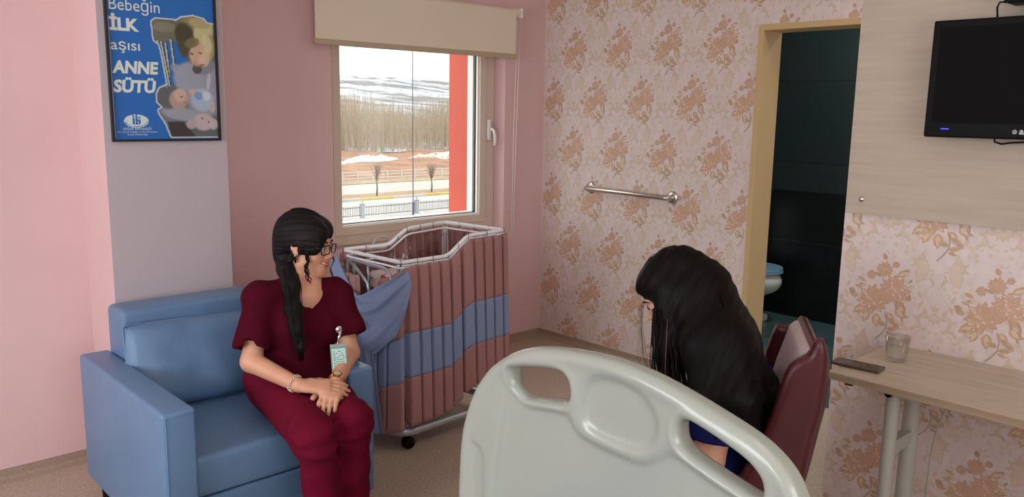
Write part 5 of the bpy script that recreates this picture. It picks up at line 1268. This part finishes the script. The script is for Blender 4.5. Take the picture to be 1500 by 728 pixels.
for k in range(9):
    zz = .76-.062*k; x0 = -.021; 
    while x0 < .018:
        L_ = qq.uniform(.004, .012); P = [C0+hor*(x0+a)+up_*(zz+c)*Lc+nn_*.0012 for a, c in ((0, 0), (L_, 0), (L_, .018), (0, .018))]; b.add(P, [(0, 1, 2, 3)], 3); x0 += L_+.003+(.01 if qq.uniform() < .3 else 0)
tag(b.build('name_badge', [mat('clear_badge_holder', srgb(150, 150, 150), .2), M['badge'], M['badgew'], M['ink']], lw_, fix=False), 'teal and pale green name card')

# ------------------------------------------------------------------ the chair and the woman with long hair
FX, FY_ = V3(.835, .55, 0), V3(-.55, .835, 0)
RF = Frame((2.004, 1.32, 0), FX, FY_, (0, 0, 1))
cA_ = 0.; CX = FX; CY = FY_
CF = Frame(RF(0, -.30, 0), CX, CY, (0, 0, 1))     # chair: origin under the top of its back
t = thing('visitor_chair', tuple(CF(0, .2, 0)), 'burgundy leatherette tub chair with window sheen painted on its inner back, under the long-haired person', 'chair')
WING = [(-.222, .872), (-.233, .901), (-.25, .921), (-.276, .936), (-.284, .950), (-.290, .972), (-.300, .984), (-.313, .980), (-.323, .958), (-.327, .93), (-.326, .894), (-.322, .839), (-.318, .78), (-.304, .716), (-.291, .611), (-.273, .541), (-.25, .40), (.12, .40), (.12, .50), (-.03, .535), (-.129, .581), (-.184, .72), (-.213, .835)]
BACK = [(-.292, .930), (-.304, .942), (-.320, .936), (-.33, .915), (-.338, .86), (-.335, .80), (-.32, .70), (-.30, .58), (-.27, .42), (-.19, .42), (-.20, .55), (-.235, .70), (-.265, .84)]
def slabprim(P2, xc, hx, r, k, bow=0.):
    P2 = [tuple(p) for p in P2]
    def f(X, Y, Z):
        x, y, z = np.broadcast_arrays(X-RF.o[0], Y-RF.o[1], Z-0.); lx = x*FX[0]+y*FX[1]; lf = x*FY_[0]+y*FY_[1]-bow*(lx/.2)**2
        d = pdist(P2, lf, z); w = np.abs(lx-xc)-hx; a = d+r; c = w+r
        return np.minimum(np.maximum(a, c), 0)+np.hypot(np.maximum(a, 0), np.maximum(c, 0))-r
    C = [RF(xx, ff, zz) for xx in (xc-hx, xc+hx) for ff in (min(p[0] for p in P2)-abs(bow), max(p[0] for p in P2)+abs(bow)) for zz in (min(p[1] for p in P2), max(p[1] for p in P2))]
    return custom(f, np.min(C, 0), np.max(C, 0), k)
sdf_obj('backrest_shell', [slabprim(BACK, 0, .215, .02, .03), slabprim(WING, -.222, .026, .018, .03), slabprim([(a, min(b_, .90)) for a, b_ in WING], .222, .026, .018, .03)], .005, M['burg'], t, smooth_it=2)
sdf_obj('inner_back_pad', [slabprim([(-.268, .915), (-.284, .930), (-.305, .928), (-.315, .89), (-.30, .70), (-.25, .50), (-.175, .50), (-.205, .66), (-.235, .80)], 0, .185, .014, .02)], .005, M['burg_sheen'], t, smooth_it=2)
sdf_obj('seat', [rb(CF(0, .25, .395), (.235, .22, .048), .03, CF.R, k=.02)], .006, M['burg'], t, smooth_it=1)
for sx, sy in ((-.18, .08), (.18, .08), (-.18, .42), (.18, .42)): b = MB(); b.cyl(CF(sx, sy, .36), CF(sx*1.1, sy+(.03 if sy > .2 else -.03), 0), .016, 14, r2=.011); b.build('leg', M['chrome'], t)
rw_ = thing('person', tuple(RF(0, 0, 0)), 'person with long straight black hair in navy scrubs, seated head down on the burgundy chair', 'person')
pd = math.radians(36)
HR = frame_from(RF(0, .078, 1.030), FY_*math.cos(pd)+V3(0, 0, -math.sin(pd)), (0, 0, 1))
sl, sr = RF(-.165, -.075, .872), RF(.165, -.075, .872); el_, er_ = RF(-.205, -.045, .610), RF(.205, -.045, .610); wl, wr = RF(-.075, .155, .610), RF(.075, .155, .610)
hl, hr = RF(-.09, -.12, .53), RF(.09, -.12, .53); kl, kr = RF(-.105, .30, .505), RF(.105, .30, .505); al, ar = RF(-.10, .30, .075), RF(.10, .30, .075)
B = head(HR, False)
B += [cap(HR(0, -.03, -.04), RF(0, -.045, .905), .050, .055, k=.02), cap(RF(0, -.05, .90), RF(0, -.08, .84), .06, .09, k=.04), cap(sl, sr, .05, .05, k=.04), ell(RF(0, -.115, .74), (.14, .09, .19), RF.R, k=.05), ell(RF(0, -.14, .55), (.14, .10, .12), RF.R, k=.05),
      cap(sl, el_, .049, .043, k=.02), cap(sr, er_, .046, .038, k=.02), cap(el_, wl, .038, .026, k=.012), cap(er_, wr, .038, .026, k=.012),
      cap(hl, kl, .078, .052, k=.03), cap(hr, kr, .078, .052, k=.03), cap(kl, al, .05, .034, k=.02), cap(kr, ar, .05, .034, k=.02), cap(al, al+FY_*.14-V3(0, 0, .035), .032, .026, k=.02), cap(ar, ar+FY_*.14-V3(0, 0, .035), .032, .026, k=.02)]
B += hand(wl, FX*.35+FY_*.9-V3(0, 0, .2), (0, 0, 1), FX, curl=(.3, .4, .3)) + hand(wr+V3(0, 0, .02), -FX*.45+FY_*.85-V3(0, 0, .1), (0, 0, 1), -FX, curl=(.3, .4, .3))
sdf_obj('body', B, .0033, M['skin'], rw_)
face_parts(HR, rw_, False, look=(0, -.004))
foldN = noise3(51, 10, 14, 46, .008)
TP = [cap(sl, sr, .062, .062, k=.04), ell(RF(0, -.11, .75), (.165, .108, .17), RF.R, k=.05), ell(RF(0, -.135, .60), (.165, .125, .12), RF.R, k=.06), cap(RF(-.07, -.04, .74), RF(.07, -.04, .74), .06, .06, k=.06),
      fcyl(sl+V3(0, 0, .01), sl+(el_-sl)*.80, .064, .070, .01, k=.035), fcyl(sr+V3(0, 0, .01), sr+(er_-sr)*.83, .064, .066, .01, k=.035), cap(HR(0, -.03, -.05), RF(0, -.05, .90), .058, .062, k=.01, sub=True),
      fcyl(sl+(el_-sl)*.75, sl+(el_-sl)*.9, .056, .058, .003, k=.004, sub=True), fcyl(sr+(er_-sr)*.75, sr+(er_-sr)*.9, .056, .058, .003, k=.004, sub=True)]
sdf_obj('scrub_top', TP, .0045, M['navy'], rw_, disp=foldN, smooth_it=2)
sdf_obj('trousers', [cap(hl, kl, .10, .072, k=.03), cap(hr, kr, .10, .072, k=.03), fcyl(kl, al+V3(0, 0, .02), .072, .07, .01, k=.03), fcyl(kr, ar+V3(0, 0, .02), .072, .07, .01, k=.03), ell(RF(0, -.14, .53), (.165, .12, .10), RF.R, k=.04)], .0055, M['navy'], rw_, disp=foldN, smooth_it=2)
for an in (al, ar): sdf_obj('shoe', [cap(an-V3(0, 0, .035)-FY_*.03, an+FY_*.15-V3(0, 0, .042), .036, .031, k=.02), cap(an, an-V3(0, 0, .02), .038, .038, k=.02)], .006, M['blackcloth'], rw_)
b = MB(); bc = RF(-.088, .075, .735); b.rbox(bc-V3(.016, .016, .022), bc+V3(.016, .016, .022), .01); tag(b.build('white_badge', M['teeth'], rw_), 'small white badge')
# long hair: skull cap, the fall down the back, the near-side curtain
e2 = lambda c, r, k=.014, sub=False, RR=None: ell(HR(*c), r, HR.R if RR is None else HR.R@RR, k, sub)
HP = [e2((0, -.026, .036), (.086, .104, .092)), e2((0, .020, .060), (.072, .072, .050), .02), e2((.0, .104, -.052), (.058, .052, .094), .008, True)]
for xo, r0, r1, k_ in ((-.13, .05, .045, .05), (-.07, .065, .055, .05), (0, .07, .058, .05), (.07, .062, .052, .05), (.12, .045, .04, .05)):
    HP.append(cap(RF(xo*.45, .0, 1.035), RF(xo*.9, -.085, .905), r0+.012, r0, k=k_)); HP.append(cap(RF(xo*.9, -.085, .905), RF(xo, -.178, .735), r0, r1, k=k_)); HP.append(cap(RF(xo, -.178, .735), RF(xo*.95, -.205, .60), r1, .025, k=k_))
# near (camera) side, over the shoulder
HP += [cap(RF(-.070, .090, 1.045), RF(-.098, .085, .905), .040, .042, k=.04), cap(RF(-.098, .085, .905), RF(-.105, .075, .80), .042, .024, k=.03), cap(RF(-.080, .03, 1.03), RF(-.175, -.01, .92), .050, .055, k=.04), cap(RF(-.175, -.01, .92), RF(-.225, -.03, .80), .055, .046, k=.04),
       cap(RF(-.225, -.03, .80), RF(-.245, -.06, .70), .046, .018, k=.03), cap(RF(-.15, -.08, .93), RF(-.225, -.11, .80), .065, .055, k=.05), cap(RF(-.225, -.11, .80), RF(-.225, -.16, .64), .055, .025, k=.04)]
HP.append(e2((.0, .104, -.045), (.056, .050, .088), .006, True))
def hd2(x, y, z):
    q = (np.column_stack([x, y, z])-RF.o)@RF.R; s = q[:, 1]+.55*(q[:, 2]-.9)*0
    return .0007*np.sin(q[:, 1]*230+q[:, 2]*70+8*q[:, 0])+.0012*np.sin(q[:, 1]*120+q[:, 2]*60+q[:, 0]*60)
sdf_obj('hair', HP, .0033, M['hairb'], rw_, disp=hd2, smooth_it=1)
q = np.random.default_rng(77); b = MB(); b2 = MB()
for k in range(150):    # fringe of long strands hanging at the near side of the face
    u = q.uniform(0, 1); f0 = .135-.12*u+q.normal(0, .004); x0 = -.085-.04*q.uniform(); z1 = .735+.03*q.normal()+.02*u
    f1 = .118-.135*u+q.normal(0, .006)
    P = [RF(x0+.01, f0+.0, 1.0+.02*u), RF(x0-.02, f0-.002, .93), RF(x0-.03, (f0+f1)/2+q.normal(0, .003), .85), RF(x0-.032, f1, .79), RF(x0-.03, f1+q.normal(0, .004), z1)]
    r = q.uniform(.0008, .0022); (b2 if q.uniform() < .35 else b).tube(P, [r, r*1.2, r*1.1, r*.9, r*.4], 5)
for k in range(90):     # strands down the back
    u = q.uniform(-1, .3); xo = .13*u; o_ = q.uniform(-.01, .045); nb = V3(0, 0, 0)
    side = FX*(-.02-.0*u); P = [RF(xo*.5-.03, -.03-o_*.3, 1.085), RF(xo*.8-.05, -.075-o_*.5+.01, .985), RF(xo-.07, -.145-o_*.4+.02, .88), RF(xo-.075, -.205-o_*.2+.01, .77), RF(xo-.07, -.235+q.normal(0, .006), .66)]
    r = q.uniform(.0010, .0022); b.tube(P, [r, r, r, r*.8, r*.4], 5)
for k in range(9):      # two or three fly-away hairs before the face
    o_ = q.normal(0, .004, 3); b2.tube([RF(-.05, .17, 1.0)+o_, RF(-.06, .168, .93)+o_, RF(-.07, .160, .86)+o_*2, RF(-.07, .155-.01*k*.3, .80)+o_*2], [.0007, .0006, .0005, .0003], 4)
for k in range(120):    # strands combed over the crown
    s = q.uniform(-1, 1); P = []
    for u in np.linspace(0, 1, 8):
        a = u*1.7; X = s*.086*math.sin(a*.9+.1); Y = .075-.16*u*(.3+.7*abs(s)) if False else .070-.03*u+q.normal(0, .001)-.10*q.uniform()*0; v = V3(math.sin(a)*s, math.cos(a*.6)*.9-.55*u, math.cos(a)*.9+.25); v = v/np.linalg.norm(v)*1.012; P.append(HR(v[0]*.086, v[1]*.104-.026, v[2]*.092+.036))
    b.tube(P, [.0008, .0014, .0016, .0016, .0016, .0014, .0012, .0006], 5)
tag(b.build('hair_strands', M['hairb'], rw_), 'long loose black strands'); tag(b2.build('brown_hair_strands', M['hairbr'], rw_), 'brown-tinted strand ends')
# ================================================================== CAMERA, LIGHT, WORLD
F_PX = 1194.78
yaw, pitch, roll = [math.radians(a) for a in (43.186, 9.589, .9233)]
cy_, sy_, cp_, sp_, cr_, sr_ = math.cos(yaw), math.sin(yaw), math.cos(pitch), math.sin(pitch), math.cos(roll), math.sin(roll)
f_ = V3(sy_*cp_, cy_*cp_, -sp_); r_ = V3(cy_, -sy_, 0); u_ = np.cross(r_, f_)
r2 = r_*cr_+u_*sr_; u2 = -r_*sr_+u_*cr_
cam = bpy.data.cameras.new('camera'); co = bpy.data.objects.new('camera', cam); COL.objects.link(co)
co.matrix_world = Matrix(((r2[0], u2[0], -f_[0], 0), (r2[1], u2[1], -f_[1], 0), (r2[2], u2[2], -f_[2], 1.55), (0, 0, 0, 1)))
cam.sensor_fit = 'HORIZONTAL'; cam.sensor_width = 36; cam.lens = F_PX/1500*36; cam.clip_start = .05; cam.clip_end = 5000
SC.camera = co
def area(name, loc, rot, sx, sy, power, col):
    l = bpy.data.lights.new(name, 'AREA'); l.shape = 'RECTANGLE'; l.size = sx; l.size_y = sy; l.energy = power; l.color = col
    o = bpy.data.objects.new(name, l); COL.objects.link(o); o.location = loc; o.rotation_euler = rot; return l
# daylight entering by the side window
area('side_window_daylight', (XS-.22, (SY0+SY1)/2, (SZ0+SZ1)/2), (0, -R90, 0), 1.4, 2.5, 84, (.88, .94, 1.0))
area('rear_window_fill', (0, YR-.22, (SZ0+SZ1)/2), (R90, 0, 0), 2.2, 1.35, 44, (.95, .97, 1.0))  # fill light through the added rear window
p = area('window_portal', ((WX0+WX1)/2, YW+.22, (WZ0+WZ1)/2), (-R90, 0, 0), 1.3, 1.25, 10, (1, 1, 1)); p.cycles.is_portal = True
# soft unseen ceiling fill, added to lift the room light
area('ceiling_fill', (1.2, .3, ZC-.02), (0, 0, 0), 1.2, .6, 5, (1.0, .90, .80))
area('corridor_fill', (3.5, .9, ZC-.03), (0, 0, 0), .5, .5, 9, (1.0, .93, .86))  # unseen fill, added to brighten the far papered wall
area('bathroom_fill', (5.0, 2.2, ZC-.05), (0, 0, 0), .3, .3, 20, (.8, 1.0, .98))  # unseen fill, added so the dark bathroom reads through the doorway
w = bpy.data.worlds.new('World'); SC.world = w; w.use_nodes = True; nt = w.node_tree; n = nt.nodes; l = nt.links
bg = n['Background']; tc = n.new('ShaderNodeTexCoord'); sx_ = n.new('ShaderNodeSeparateXYZ'); rp = n.new('ShaderNodeValToRGB')
rp.color_ramp.elements[0].position = 0.0; rp.color_ramp.elements[0].color = (.36, .355, .345, 1); rp.color_ramp.elements[1].position = .55; rp.color_ramp.elements[1].color = (.92, .96, 1, 1)
l.new(tc.outputs['Generated'], sx_.inputs[0]); l.new(sx_.outputs[2], rp.inputs[0]); l.new(rp.outputs[0], bg.inputs['Color']); bg.inputs['Strength'].default_value = 3.4
SC.cycles.max_bounces = 14; SC.cycles.diffuse_bounces = 8; SC.cycles.transparent_max_bounces = 16
SC.view_settings.view_transform = 'Standard'; SC.view_settings.look = 'None'; SC.view_settings.exposure = 0.06; SC.view_settings.gamma = 1.0; SC.view_settings.use_curve_mapping = False
